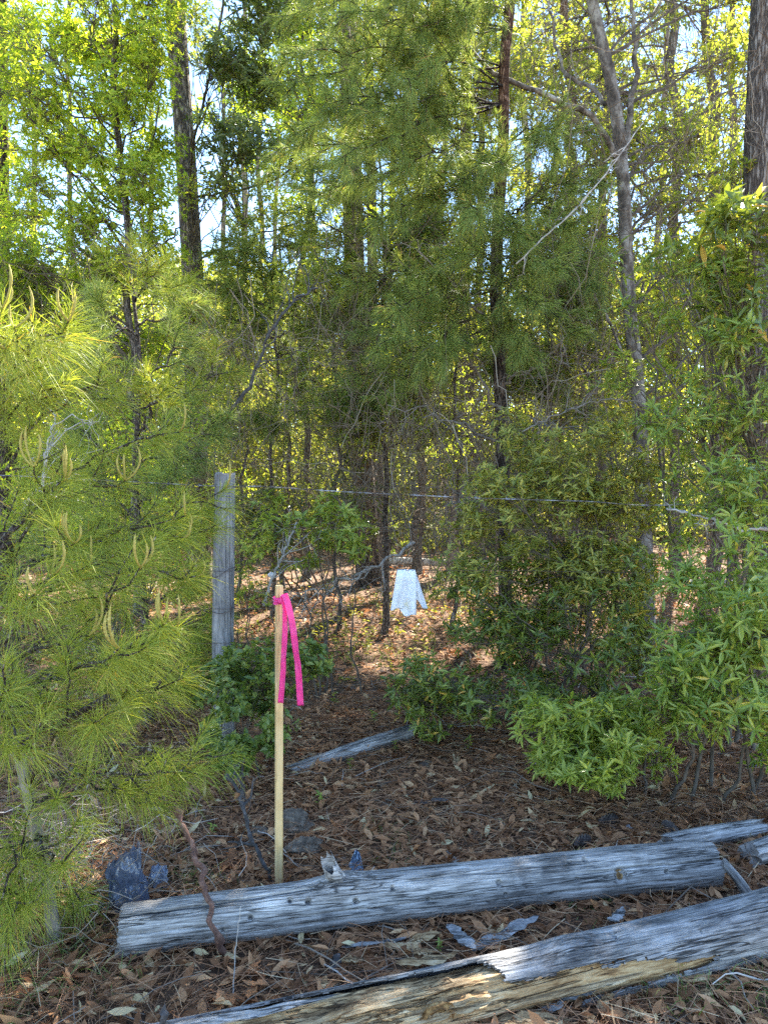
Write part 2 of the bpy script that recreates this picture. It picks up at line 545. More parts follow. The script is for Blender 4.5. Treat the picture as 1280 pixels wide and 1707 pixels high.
M['dead_grey'] = noise_mat('dull_grey_dead_branch', [(.3, (.10, .085, .07)), (.55, (.21, .185, .155)), (.75, (.33, .30, .265))], (6, 6, 6), 4, 5, .85, .4, .004)
# timber
GREY = [(.385, (.030, .028, .026)), (.44, (.125, .118, .110)), (.50, (.275, .260, .242)), (.555, (.42, .40, .375)), (.63, (.60, .575, .54))]
M['log'] = wood_grain_mat('weathered_log', GREY, (3.0, 75, 75), (1.8, 12, 12), .7, .8, [(.34, (.42, .42, .43)), (.46, (.86, .86, .86)), (.56, (1.0, 1.0, 1.0)), (.7, (1.2, 1.2, 1.2))], .8)
M['shell'] = wood_grain_mat('weathered_log_shell', [(.39, (.026, .024, .022)), (.445, (.11, .104, .096)), (.505, (.25, .238, .22)), (.56, (.38, .362, .34)), (.64, (.55, .53, .50))], (3.0, 80, 80), (1.8, 13, 13), .72, .9, [(.34, (.45, .46, .5)), (.5, (.9, .92, .95)), (.7, (1.1, 1.1, 1.1))], .85)
M['rot'] = wood_grain_mat('crumbling_rotten_wood', [(.37, (.055, .03, .014)), (.43, (.22, .13, .06)), (.50, (.42, .29, .15)), (.57, (.54, .41, .24)), (.66, (.64, .53, .36))], (5, 50, 50), (3.5, 12, 12), .9, 1.0, [(.33, (.55, .48, .42)), (.52, (1, .97, .93)), (.7, (1.08, 1.06, 1.04))], .8)
M['log_end'] = noise_mat('log_end_grain', [(.3, (.10, .09, .085)), (.55, (.28, .25, .22)), (.75, (.42, .39, .35))], (1, 1, 1), 30, 5, .9, .6, .005)
M['knot'] = noise_mat('knot_rot', [(.3, (.04, .02, .01)), (.5, (.2, .11, .04)), (.7, (.45, .29, .12))], (1, 1, 1), 60, 5, .9, .8, .005)
M['post'] = wood_grain_mat('weathered_post', [(.38, (.04, .04, .04)), (.45, (.15, .148, .145)), (.53, (.27, .265, .26)), (.64, (.42, .41, .40))], (2.0, 50, 50), (1.6, 9, 9), .8, .6, [(.35, (.6, .6, .62)), (.55, (1, 1, 1)), (.7, (1.1, 1.1, 1.1))])
M['stake'] = wood_grain_mat('new_pine_lath', [(.33, (.44, .27, .10)), (.47, (.66, .46, .21)), (.58, (.74, .57, .31)), (.7, (.78, .63, .38))], (.9, 60, 60), (.8, 22, 22), .6, .15, [(.34, (.55, .46, .36)), (.45, (.92, .88, .82)), (.55, (1, 1, 1)), (.7, (1.1, 1.08, 1.02))], .35)
M['dark_hole'] = plain('beetle_hole', (.012, .010, .009), .95, .1)
M['rust'] = plain('rusty_wire', (.10, .072, .055), .7, .3, .3)
M['wire'] = noise_mat('weathered_galvanised_wire', [(.40, (.06, .042, .032)), (.52, (.13, .12, .115)), (.64, (.36, .38, .42))], (1, 1, 1), 9, 4, .5, 0)
M['ribbon'] = plain('pink_flagging_tape', (.93, .075, .36), .38, .5, 0, .3)
M['stone'] = noise_mat('grey_lichen_stone', [(.3, (.05, .036, .025)), (.5, (.13, .10, .072)), (.62, (.21, .17, .125)), (.75, (.31, .27, .20))], (1, 1, 1), 34, 8, .95, .8, .012)
M['white_stone'] = noise_mat('pale_quartz', [(.3, (.3, .3, .31)), (.7, (.65, .65, .66))], (1, 1, 1), 20, 5, .7, .5, .004)
M['cone'] = noise_mat('pine_cone', [(.3, (.035, .025, .02)), (.6, (.12, .095, .08)), (.8, (.25, .23, .22))], (1, 1, 1), 40, 4, .8, .3, .003, island=.3)
M['stick_red'] = noise_mat('reddish_dead_stick', [(.3, (.06, .03, .022)), (.55, (.16, .085, .06)), (.75, (.28, .18, .14))], (14, 14, 14), 3, 6, .85, .6, .006)
M['stick_dark'] = noise_mat('blackened_stick', [(.3, (.02, .018, .017)), (.6, (.075, .07, .068)), (.8, (.2, .2, .21))], (14, 14, 14), 3, 6, .85, .6, .006)

def cloth_mat():
    m, nt, out = newmat('white_rag')
    tc = N(nt, 'TexCoord')
    nz = N(nt, 'TexNoise', i_Scale=16.0, i_Detail=5)
    nt.links.new(tc.outputs['Object'], nz.inputs['Vector'])
    r = ramp(nt, [(.3, (.72, .77, .82)), (.6, (.82, .85, .87)), (.8, (.80, .84, .90))])
    nt.links.new(nz.outputs[0], r.inputs[0])
    # a yellow-brown stain with a shape of its own
    sub = N(nt, 'VectorMath', operation='DISTANCE')
    sub.inputs[1].default_value = (-.010, -.03, -.195)
    nt.links.new(tc.outputs['Object'], sub.inputs[0])
    ad = N(nt, 'Math', operation='MULTIPLY_ADD')
    ad.inputs[1].default_value = .09
    nt.links.new(nz.outputs[0], ad.inputs[0])
    nt.links.new(sub.outputs['Value'], ad.inputs[2])
    rs = ramp(nt, [(.060, (1, 1, 1)), (.082, (0, 0, 0))])
    nt.links.new(ad.outputs[0], rs.inputs[0])
    mx = N(nt, 'Mix', data_type='RGBA')
    mx.inputs['B'].default_value = (.58, .54, .36, 1)
    nt.links.new(rs.outputs[0], mx.inputs[0])
    nt.links.new(r.outputs[0], mx.inputs['A'])
    pb = N(nt, 'BsdfPrincipled')
    pb.inputs['Roughness'].default_value = .9
    pb.inputs['Specular IOR Level'].default_value = .15
    nt.links.new(mx.outputs['Result'], pb.inputs['Base Color'])
    tr = N(nt, 'BsdfTranslucent')
    nt.links.new(mx.outputs['Result'], tr.inputs[0])
    ms = N(nt, 'MixShader')
    ms.inputs[0].default_value = .14
    nt.links.new(pb.outputs[0], ms.inputs[1])
    nt.links.new(tr.outputs[0], ms.inputs[2])
    nt.links.new(ms.outputs[0], out.inputs[0])
    return m
M['cloth'] = cloth_mat()

def film_mat(name, c, alpha, rough=.2):
    m, nt, out = newmat(name)
    pb = N(nt, 'BsdfPrincipled')
    pb.inputs['Base Color'].default_value = (*c, 1)
    pb.inputs['Roughness'].default_value = rough
    pb.inputs['Specular IOR Level'].default_value = .8
    tp = N(nt, 'BsdfTransparent')
    tp.inputs[0].default_value = (.75, .85, 1, 1)
    mx = N(nt, 'MixShader')
    mx.inputs[0].default_value = alpha
    nt.links.new(tp.outputs[0], mx.inputs[1])
    nt.links.new(pb.outputs[0], mx.inputs[2])
    nt.links.new(mx.outputs[0], out.inputs[0])
    return m
M['bag'] = film_mat('grey_blue_plastic_film', (.10, .125, .18), .74, .08)
M['foil'] = film_mat('clear_crumpled_wrapper', (.35, .40, .48), .7, .15)
M['shard'] = plain('pale_blue_plastic', (.22, .31, .42), .4, .5)

# ----------------------------------------------------------------------------
# ground, litter
# ----------------------------------------------------------------------------
def ground():
    def ax(lo, hi, near0, near1, step):
        a = list(np.arange(near0, near1, step))
        s, x = step, near1
        while x < hi: a.append(x); s *= 1.12; x += s
        a.append(hi)
        s, x = step, near0 - step
        b = []
        while x > lo: b.append(x); s *= 1.12; x -= s
        b.append(lo)
        return np.array(b[::-1] + a)
    xs, ys = ax(-400, 400, -4, 4, .06), ax(-60, 600, 1, 9, .06)
    X, Y = np.meshgrid(xs, ys)
    Z = gh(X, Y)
    V = np.stack([X, Y, Z], -1).reshape(-1, 3)
    nx, ny = len(xs), len(ys)
    i = (np.arange(ny - 1)[:, None] * nx + np.arange(nx - 1)[None]).reshape(-1, 1)
    mb = MB().add((V, [i + [0, 1, nx + 1, nx]]))
    tag(mb.build('ground', M['ground'], smooth=True), 'bare brown forest floor under the dead leaves', 'ground', kind='structure')
ground()

def scatter(n, x0, x1, y0, y1):
    x, y = rng.uniform(x0, x1, n), rng.uniform(y0, y1, n)
    return np.stack([x, y, gh(x, y)], -1)

def litter():
    mb = MB()
    for n, box, s, lift in ((30000, (-2.4, 2.6, 1.35, 5.0), 1., .020), (17000, (-5, 5, 5.0, 10), 1.25, .03), (9000, (-11, 11, 10, 20), 2.0, .05)):
        b = scatter(n, *box)
        # clumps: some spots thin
        keep = vnoise(b * A(1.7, 1.7, 0) + 4, 8) + rng.random(n) * 1.6 > -.25
        b = b[keep]; n = len(b)
        L = rng.uniform(.022, .078, n) * s
        big = rng.random(n) < .05
        L[big] *= 1.4
        W = L * rng.uniform(.26, .46, n)
        a = rng.uniform(0, 2 * PI, n)
        pit = rng.normal(0, .22, n) + (rng.random(n) < .08) * .5
        d = np.stack([np.cos(a) * np.cos(pit), np.sin(a) * np.cos(pit), np.sin(pit)], -1)
        nn = nrm(A(0, 0, 1) + rng.normal(size=(n, 3)) * .33)
        b[:, 2] += rng.random(n) ** 1.5 * lift + .003 + np.maximum(0, -np.sin(pit)) * L
        mb.add(leaves(b, d, nn, L, W, True, rng.uniform(-.35, .35, (n, 1)), rng.uniform(-.1, .45, (n, 1))))
    tag(mb.build('leaf_litter', M['litter']), 'brown dead leaves strewn over the forest floor', 'leaf litter', kind='stuff')
    mb = MB()
    for n, box, w in ((52000, (-2.4, 2.6, 1.35, 5.2), .0018), (9000, (-5, 5, 5.2, 10), .003)):
        b = scatter(n, *box)
        a = rng.normal(0, 1.0, n) + np.where(rng.random(n) < .5, 0, PI) + 2 * vnoise(b * A(1.3, 1.3, 0), 21)
        L = rng.uniform(.08, .2, n)
        d = np.stack([np.cos(a), np.sin(a), rng.normal(0, .09, n)], -1)
        b[:, 2] += .004 + rng.random(n) ** 1.3 * .046
        mb.add(needles(b, d, L, w * rng.uniform(.7, 1.3, n), .03))
    tag(mb.build('pine_straw', M['straw']), 'reddish brown fallen pine needles lying among the dead leaves', 'pine straw', kind='stuff')
    mb = MB()
    for n, box, r in ((620, (-2.4, 2.6, 1.4, 6), .0022), (260, (-5, 5, 6, 12), .005)):
        b = scatter(n, *box)
        a = rng.uniform(0, 2 * PI, n)
        L = rng.uniform(.06, .45, n)
        e = b + np.stack([np.cos(a) * L, np.sin(a) * L, np.abs(rng.normal(0, .06, n)) * L], -1)
        b[:, 2] += .02; e[:, 2] += .022
        rr = r * rng.uniform(.5, 1.6, (n, 1)) * np.linspace(1, .4, 5)
        mb.add(tubes(lines(b, e, 5, .05), rr, 5, True))
    tag(mb.build('twig_litter', M['twig']), 'thin dry twigs scattered over the leaf litter', 'twigs', kind='stuff')
litter()

def grass():
    mb = MB()
    spots = [(1120, 1660, .13, 90, .13), (1050, 1640, .09, 40, .1), (1250, 1680, .1, 50, .12), (690, 1500, .06, 25, .08), (1000, 1510, .08, 50, .06), (960, 1525, .08, 30, .06),
             (190, 1640, .15, 40, .12), (330, 1470, .1, 60, .12), (300, 1450, .1, 40, .1), (640, 1395, .12, 60, .1), (60, 1600, .2, 120, .2), (130, 1560, .1, 60, .16),
             (1250, 1400, .1, 50, .12), (1190, 1420, .06, 20, .1), (660, 1440, .1, 30, .1), (960, 1430, .1, 40, .08), (1230, 1640, .12, 60, .08), (20, 1660, .2, 80, .15)]
    for px, py, r, n, h in spots:
        c = G(px, py)
        b = c + np.c_[rng.normal(0, r * .5, (n, 2)), np.zeros(n)]
        b[:, 2] = gh(b[:, 0], b[:, 1])
        d = np.c_[rng.normal(0, .6, (n, 2)), np.full(n, 1.)]
        mb.add(needles(b, d, h * rng.uniform(.5, 1.3, n), .0026, .5))
    for n, box, h in ((2600, (-3.2, 3.2, 4.6, 9.5), .16), (1800, (-7, 7, 9, 16), .25)):
        b = scatter(n, *box)
        keep = vnoise(b * A(1.1, 1.1, 0), 31) > .0
        b = b[keep]; n = len(b)
        d = np.c_[rng.normal(0, .45, (n, 2)), np.full(n, 1.)]
        mb.add(needles(b, d, h * rng.uniform(.5, 1.4, n), .005, .4))
    tag(mb.build('grass', M['grass']), 'sparse thin grass blades growing through the leaf litter', 'grass', kind='stuff')
    # low leafy ground cover behind the fence
    n = 1500
    b = scatter(n, -4, 4, 4.6, 11)
    keep = vnoise(b * A(.9, .9, 0), 41) > .12
    b = b[keep]
    n = len(b)
    tops = b + np.c_[rng.normal(0, .05, (n, 2)), rng.uniform(.05, .26, n)]
    mb = MB().add(tubes(lines(b, tops, 3, .05), A(.003, .002, .001), 3), 1)
    for k in range(7):
        a = rng.uniform(0, 2 * PI, n)
        d = np.stack([np.cos(a), np.sin(a), rng.uniform(-.1, .8, n)], -1)
        mb.add(leaves(b + (tops - b) * rng.uniform(.35, 1, (n, 1)), d, A(0, 0, 1) + rng.normal(size=(n, 3)) * .2, rng.uniform(.03, .07, n), rng.uniform(.014, .026, n)))
    tag(mb.build('ground_cover', [M['leaf_olive'], M['stem_green']]), 'low leafy green ground cover behind the fence', 'ground cover', kind='stuff')
grass()

# ----------------------------------------------------------------------------
# plants
# ----------------------------------------------------------------------------
def ball(n, c, r, shell=.55, flat=1.):
    d = nrm(rng.normal(size=(n, 3)))
    q = (shell + (1 - shell) * rng.random((n, 1))) if shell else rng.random((n, 1)) ** (1 / 3)
    return c + d * q * r * A(1, 1, flat), d

def rosettes(mb, mat, tips, axes, per, L, W, near, side=2, twigv=None, droop=.2, spread=(45, 85)):
    """whorl of leaves at every tip plus a few along the twig"""
    T = len(tips)
    axes = nrm(axes)
    e1 = nrm(np.cross(axes, rng.normal(size=(T, 3))))
    e2 = np.cross(axes, e1)
    n = per
    phi = (np.arange(n) / n * 2 * PI)[None] * 1.0 + rng.uniform(-.35, .35, (T, n))
    th = np.radians(rng.uniform(*spread, (T, n)))
    rad = np.cos(phi)[..., None] * e1[:, None] + np.sin(phi)[..., None] * e2[:, None]
    d = np.cos(th)[..., None] * axes[:, None] + np.sin(th)[..., None] * rad
    nn = np.sin(th)[..., None] * axes[:, None] - np.cos(th)[..., None] * rad
    LL = L * rng.uniform(.5, 1.2, (T, n)) * rng.uniform(.6, 1.15, (T, 1)) * np.where(rng.random((T, n)) < .12, .25, 1)
    b = np.repeat(tips[:, None], n, 1) - axes[:, None] * (rng.random((T, n)) * .35 * L)[..., None]
    mb.add(leaves(b.reshape(-1, 3), d.reshape(-1, 3), nn.reshape(-1, 3), LL.ravel(), (LL * W / L * rng.uniform(.85, 1.15, (T, n))).ravel(), near, droop), mat)
    if side and twigv is not None:
        for k in range(side):
            t = rng.uniform(.3, .95, (T, 1))
            b = tips - twigv * (1 - t)
            d = nrm(axes * .6 + nrm(rng.normal(size=(T, 3))))
            LL = L * rng.uniform(.6, 1.05, T)
            mb.add(leaves(b, d, A(0, 0, 1) + rng.normal(size=(T, 3)) * .4, LL, LL * W / L, near, droop), mat)

def clumps(regions):
    """regions: (px0,px1,py0,py1,d0,d1,n,r0,r1) -> cluster centres and radii"""
    C, R = [], []
    for px0, px1, py0, py1, d0, d1, n, r0, r1 in regions:
        for k in range(n):
            C.append(P(rng.uniform(px0, px1), rng.uniform(py0, py1), rng.uniform(d0, d1)))
            R.append(rng.uniform(r0, r1))
    C, R = np.array(C), np.array(R)
    ok = ~ingap(C, R)
    return C[ok], R[ok]

def leafy(parent, C, R, tips_n, per, L, W, leafmat, stemmat, stem_from, near=False, rs=.008, side=2, up=.5, shell=.45, name='crown', droop=.2, flat=.8, spread=(45, 85)):
    """crown: stems from stem_from(c) to every cluster, twigs to the tips, leaf whorls"""
    C = np.array(C); R = np.array(R)
    C[:, 2] = np.maximum(C[:, 2], gh(C[:, 0], C[:, 1]) + R * .55)
    mb = MB()
    S0 = np.array([stem_from(c) for c in C])
    ln = lines(S0, C, 7, .055, .03)
    d0 = np.linalg.norm(C - S0, axis=1)
    r = (rs * (.5 + .5 * np.clip(d0, 0, 2)))[:, None] * np.linspace(1, .35, 7)
    mb.add(tubes(ln, r, 5), 1)
    tipsA, axA, tw0 = [], [], []
    for c, rr, l in zip(C, R, ln):
        n = max(3, int(tips_n * rng.uniform(.7, 1.3)))
        t, d = ball(n, c, rr, shell, flat)
        t[:, 2] = np.maximum(t[:, 2], gh(t[:, 0], t[:, 1]) + .03)
        s = l[rng.integers(4, 7, n)]
        ax = nrm(nrm(t - s) * .8 + A(0, 0, up) + rng.normal(size=(n, 3)) * .25)
        tipsA.append(t); axA.append(ax); tw0.append(s)
    T, X, S = np.concatenate(tipsA), np.concatenate(axA), np.concatenate(tw0)
    tw = lines(S, T, 4, .06, -.02)
    mb.add(tubes(tw, np.linspace(1, .4, 4)[None] * rs * .28, 3), 1)
    rosettes(mb, 0, T, X, per, L, W, near, side, (T - S), droop, spread)
    return mb.build(name, [leafmat, stemmat], parent)

def shrub(name, base, label, C, R, tips_n, per, L, W, leafmat, near=True, rs=.007, stems=6, **kw):
    base = np.array(base, float)
    base[2] = gh(base[0], base[1])
    t = thing(name, base, label, 'shrub')
    roots = base + np.c_[rng.normal(0, .12, (stems, 2)), np.zeros(stems)]
    roots[:, 2] = gh(roots[:, 0], roots[:, 1]) - .02
    # main stems, each a part
    C = np.array(C)
    mids = []
    for k in range(stems):
        tgt = C[rng.integers(len(C))]
        mid = roots[k] + (tgt - roots[k]) * A(.55, .55, .6)
        ln = lines(roots[k], mid, 9, .05)
        V, F = tubes(ln, np.linspace(1, .55, 9) * rs * 1.7, 6)
        MB().add((V, F)).build('stem', M['stem'], t, smooth=True)
        mids.append(ln[0, 3:])
    mids = np.concatenate(mids)
    def frm(c):
        q = mids[mids[:, 2] < c[2] + .05]
        if not len(q): return roots[rng.integers(stems)]
        dd = np.linalg.norm(q - c, axis=1)
        return q[np.argsort(dd)[min(rng.integers(0, 3), len(dd) - 1)]]
    leafy(t, C, R, tips_n, per, L, W, leafmat, M['stem'], frm, near, rs * .8, name='foliage', **kw)
    return t

def from_trunk(path, drop=.5):
    def f(c):
        h = np.linalg.norm((path - c)[:, :2], axis=1)
        z = c[2] - h * drop
        return path[np.argmin(np.abs(path[:, 2] - z) + h * .05)]
    return f

def pine_bough(parent, pts, n_side, side_len, tuft_n, L, W, mat, bark, r0=.012, shoot=.14, droop=.25, up=.35, candle=0, cl=.1, spread=(18, 75), tip_extra=True):
    K = 12
    p = resample(pts, K)
    p[1:-1] += rng.normal(size=(K - 2, 3)) * .012
    mb = MB()
    mb.add(tubes(p[None], np.linspace(r0, r0 * .3, K)[None], 7, True))
    tn = nrm(np.gradient(p, axis=0))
    tips, axes = [p[-1]], [nrm(tn[-1] + A(0, 0, up * .6))]
    S0, S1 = [], []
    for k in range(n_side):
        t = .22 + .76 * (k + rng.random() * .8) / n_side
        i = min(K - 2, int(t * (K - 1)))
        f = t * (K - 1) - i
        s = p[i] * (1 - f) + p[i + 1] * f
        e = nrm(np.cross(tn[i], nrm(rng.normal(size=3))))
        d = nrm(tn[i] * .75 + e * .8 + A(0, 0, up * .35))
        l = side_len * (1.15 - .7 * t) * rng.uniform(.6, 1.2)
        q = s + d * l + A(0, 0, up * .25 * l)
        S0.append(s); S1.append(q)
        tips.append(q); axes.append(nrm(d + A(0, 0, up)))
    if S0:
        tw = lines(np.array(S0), np.array(S1), 5, .05, -.04)
        mb.add(tubes(tw, np.linspace(r0 * .45, r0 * .28, 5)[None], 5))
    b = mb.build('bough', bark, parent, smooth=True)
    tips, axes = np.array(tips), np.array(axes)
    nb = MB().add(tufts(tips, axes, tuft_n, L, W, np.full(len(tips), shoot), droop, spread))
    nb.build('foliage', mat, b)
    if candle:
        idx = [0] + list(1 + rng.permutation(len(tips) - 1)[:max(0, candle - 1)])
        for i in idx[:candle]:
            for j in range(rng.integers(1, 4)):
                l = cl * rng.uniform(.55, 1.2)
                e = nrm(axes[i] * A(.4, .4, .1) + rng.normal(size=3) * A(.6, .6, .1) + A(0, 0, .1))
                q = np.linspace(0, 1, 9)[:, None]
                c = tips[i] + e * l * .42 * np.sin(q * 2.2) + A(0, 0, 1) * l * .95 * q ** 1.45
                rr = .0036 * (1 + .12 * np.sin(np.arange(9) * 2.6)) * np.r_[np.linspace(.8, 1.1, 7), .85, .3]
                MB().add(tubes(c[None], rr[None], 6)).build('candle', M['candle'], b, smooth=True)
    return b

# ---- young pine filling the left foreground --------------------------------
def near_pine():
    base = G(95, 1565)
    t = thing('young_pine', base, 'bushy young pine with long bright needles and yellow candles at the left front', 'pine')
    tr = [base - A(0, 0, .03), P(70, 1420, 2.42), P(40, 1290, 2.42), P(5, 1150, 2.45), P(-30, 1000, 2.5), P(-60, 800, 2.55), P(-80, 560, 2.6), P(-90, 400, 2.65)]
    V, F, path = trunk_mesh(tr, .021, .007, 50, 12, .12, 4, .3)
    MB().add((V, F)).build('trunk', M['bark_pale'], t, smooth=True)
    B = [  # (start on trunk by height index 0..1, bend px, tip px, depths, sides, candles)
        (.42, (60, 1010, 2.3), (125, 905, 2.15), 8, 2), (.45, (20, 960, 2.3), (60, 990, 2.0), 6, 2), (.40, (130, 1060, 2.3), (235, 945, 2.15), 9, 2),
        (.36, (150, 1120, 2.3), (275, 1040, 2.1), 9, 2), (.38, (110, 1130, 2.2), (200, 1080, 1.95), 8, 1), (.33, (160, 1180, 2.35), (305, 1130, 2.25), 7, 0),
        (.30, (90, 1210, 2.2), (180, 1190, 2.0), 6, 0), (.26, (170, 1290, 2.4), (330, 1290, 2.4), 8, 0), (.24, (190, 1250, 2.5), (390, 1255, 2.55), 6, 0),
        (.22, (150, 1310, 2.4), (270, 1345, 2.4), 6, 0), (.18, (70, 1400, 2.3), (105, 1440, 2.15), 6, 0), (.14, (30, 1420, 2.2), (0, 1510, 2.1), 6, 0), (.15, (30, 1450, 2.3), (20, 1530, 2.1), 6, 0),
        (.27, (0, 1200, 2.2), (15, 1150, 1.95), 7, 0), (.5, (40, 860, 2.4), (110, 800, 2.3), 8, 2),
        (.55, (100, 830, 2.6), (210, 800, 2.6), 8, 1), (.60, (10, 700, 2.5), (70, 640, 2.3), 8, 0), (.70, (30, 600, 2.4), (115, 535, 2.15), 10, 2),
        (.72, (0, 600, 2.3), (25, 545, 2.05), 8, 3), (.62, (60, 700, 2.6), (180, 640, 2.6), 8, 0), (.5, (120, 900, 2.7), (310, 860, 2.75), 9, 2),
        (.52, (200, 880, 2.9), (375, 815, 3.0), 8, 1), (.5, (210, 930, 2.9), (360, 880, 3.0), 7, 0), (.12, (60, 1480, 2.5), (140, 1480, 2.5), 5, 0), (.32, (10, 1180, 2.1), (60, 1250, 1.9), 6, 0),
        (.56, (150, 760, 2.8), (300, 720, 2.9), 8, 1), (.48, (150, 960, 2.7), (330, 960, 2.7), 8, 2)]
    for s, bend, tip, n, cd in B:
        p0 = path[int(s * (len(path) - 1))]
        pine_bough(t, [p0, P(*bend), P(*tip)], max(4, int(n * .8)), .22, 104, .124, .0016, M['pine_near'], M['bark_young'], .008, .15, .40, .45, cd, .10, (20, 85))
    # the bare pruned limb low on the trunk
    ln = resample([P(50, 1300, 2.4), P(95, 1210, 2.2), P(180, 1160, 2.1)], 14)
    MB().add(tubes(ln[None], np.linspace(.016, .008, 14)[None], 9, True)).build('broken_limb', M['bark_young'], t, smooth=True)
near_pine()

# ---- second young pine behind it, softer, finer ----------------------------
def second_pine():
    base = G(250, 1215)
    base[2] = gh(base[0], base[1])
    t = thing('young_pine', base, 'slender young pine behind the front one, left of the fence post', 'pine')
    d = base[1]
    tr = [base, P(240, 1000, d), P(225, 800, d), P(235, 600, d), P(215, 430, d + .1), P(205, 330, d + .2)]
    V, F, path = trunk_mesh(tr, .028, .006, 40, 10, .1, 14, .3)
    MB().add((V, F)).build('trunk', M['bark_young'], t, smooth=True)
    B = [(.1, 330, 1060, 0), (.15, 140, 1010, .3), (.25, 330, 960, .2), (.25, 150, 900, -.2), (.35, 340, 870, -.3), (.4, 170, 800, .3), (.42, 300, 780, -.2),
         (.5, 370, 700, 0), (.5, 120, 700, .2), (.55, 280, 640, -.4), (.6, 390, 610, .3), (.62, 140, 600, 0), (.66, 310, 560, .2), (.72, 160, 500, -.2), (.75, 320, 500, .3),
         (.8, 250, 450, -.2), (.3, 60, 900, .4), (.45, 60, 760, .4), (.05, 210, 1110, -.3), (.08, 300, 1140, -.4), (.2, 360, 1010, -.25)]
    for s, px, py, dd in B:
        p0 = path[int(s * (len(path) - 1))]
        e = P(px, py, d + dd)
        mid = (p0 + e) / 2 + A(0, 0, -.03)
        pine_bough(t, [p0, mid, e], 9, .28, 85, .15, .0024, M['pine_mid'] if rng.random() < .35 else M['pine_near'], M['bark_young'], .009, .13, .3, .4, 1 if rng.random() < .3 else 0, .08)
second_pine()

def slender_pine(label, base_px, d, tr_px, r0, B, side, tuft, mat, n=9):
    b = P(*base_px, d); b = A(b[0], b[1], gh(b[0], b[1]))
    t = thing('young_pine', b, label, 'pine')
    V, F, path = trunk_mesh([b] + [P(x, y, d) for x, y in tr_px], r0, .006, 40, 9, .1, 17, .3, wob=.03)
    MB().add((V, F)).build('trunk', M['bark_young'], t, smooth=True)
    for px, py, dd in B:
        e = P(px, py, d + dd)
        z = e[2] - .22 * np.linalg.norm((e - path[-1])[:2]) - .05
        p0 = path[np.argmin(np.abs(path[:, 2] - z))]
        pine_bough(t, [p0, p0 * .45 + e * .55 + A(0, 0, .04), e], n, side, tuft, .15, .0034, mat, M['bark_young'], .010, .24, .32, .3, spread=(15, 70))
    return t
def spread_px(n, x0, x1, y0, y1, dd):
    return [(rng.uniform(x0, x1), rng.uniform(y0, y1), rng.uniform(-dd, dd)) for _ in range(n)]
slender_pine('feathery olive green young pine standing before the dark furrowed trunk', (640, 980), 7.4, [(642, 800), (630, 600), (640, 420), (632, 260), (640, 120)], .035, spread_px(62, 490, 780, 200, 720, .9), .36, 95, M['pine_mid'])
slender_pine('wispy young pine between the grey pine trunk and the dark furrowed trunk', (455, 960), 8.2, [(452, 800), (462, 640), (455, 500), (460, 400)], .03, spread_px(36, 340, 570, 380, 720, .8), .34, 85, M['pine_mid'])
slender_pine('feathery young pine just right of the black trunked pine', (915, 1020), 7.0, [(912, 800), (920, 620), (905, 480), (910, 380)], .028, spread_px(30, 800, 1030, 400, 690, .7), .34, 90, M['pine_mid'])

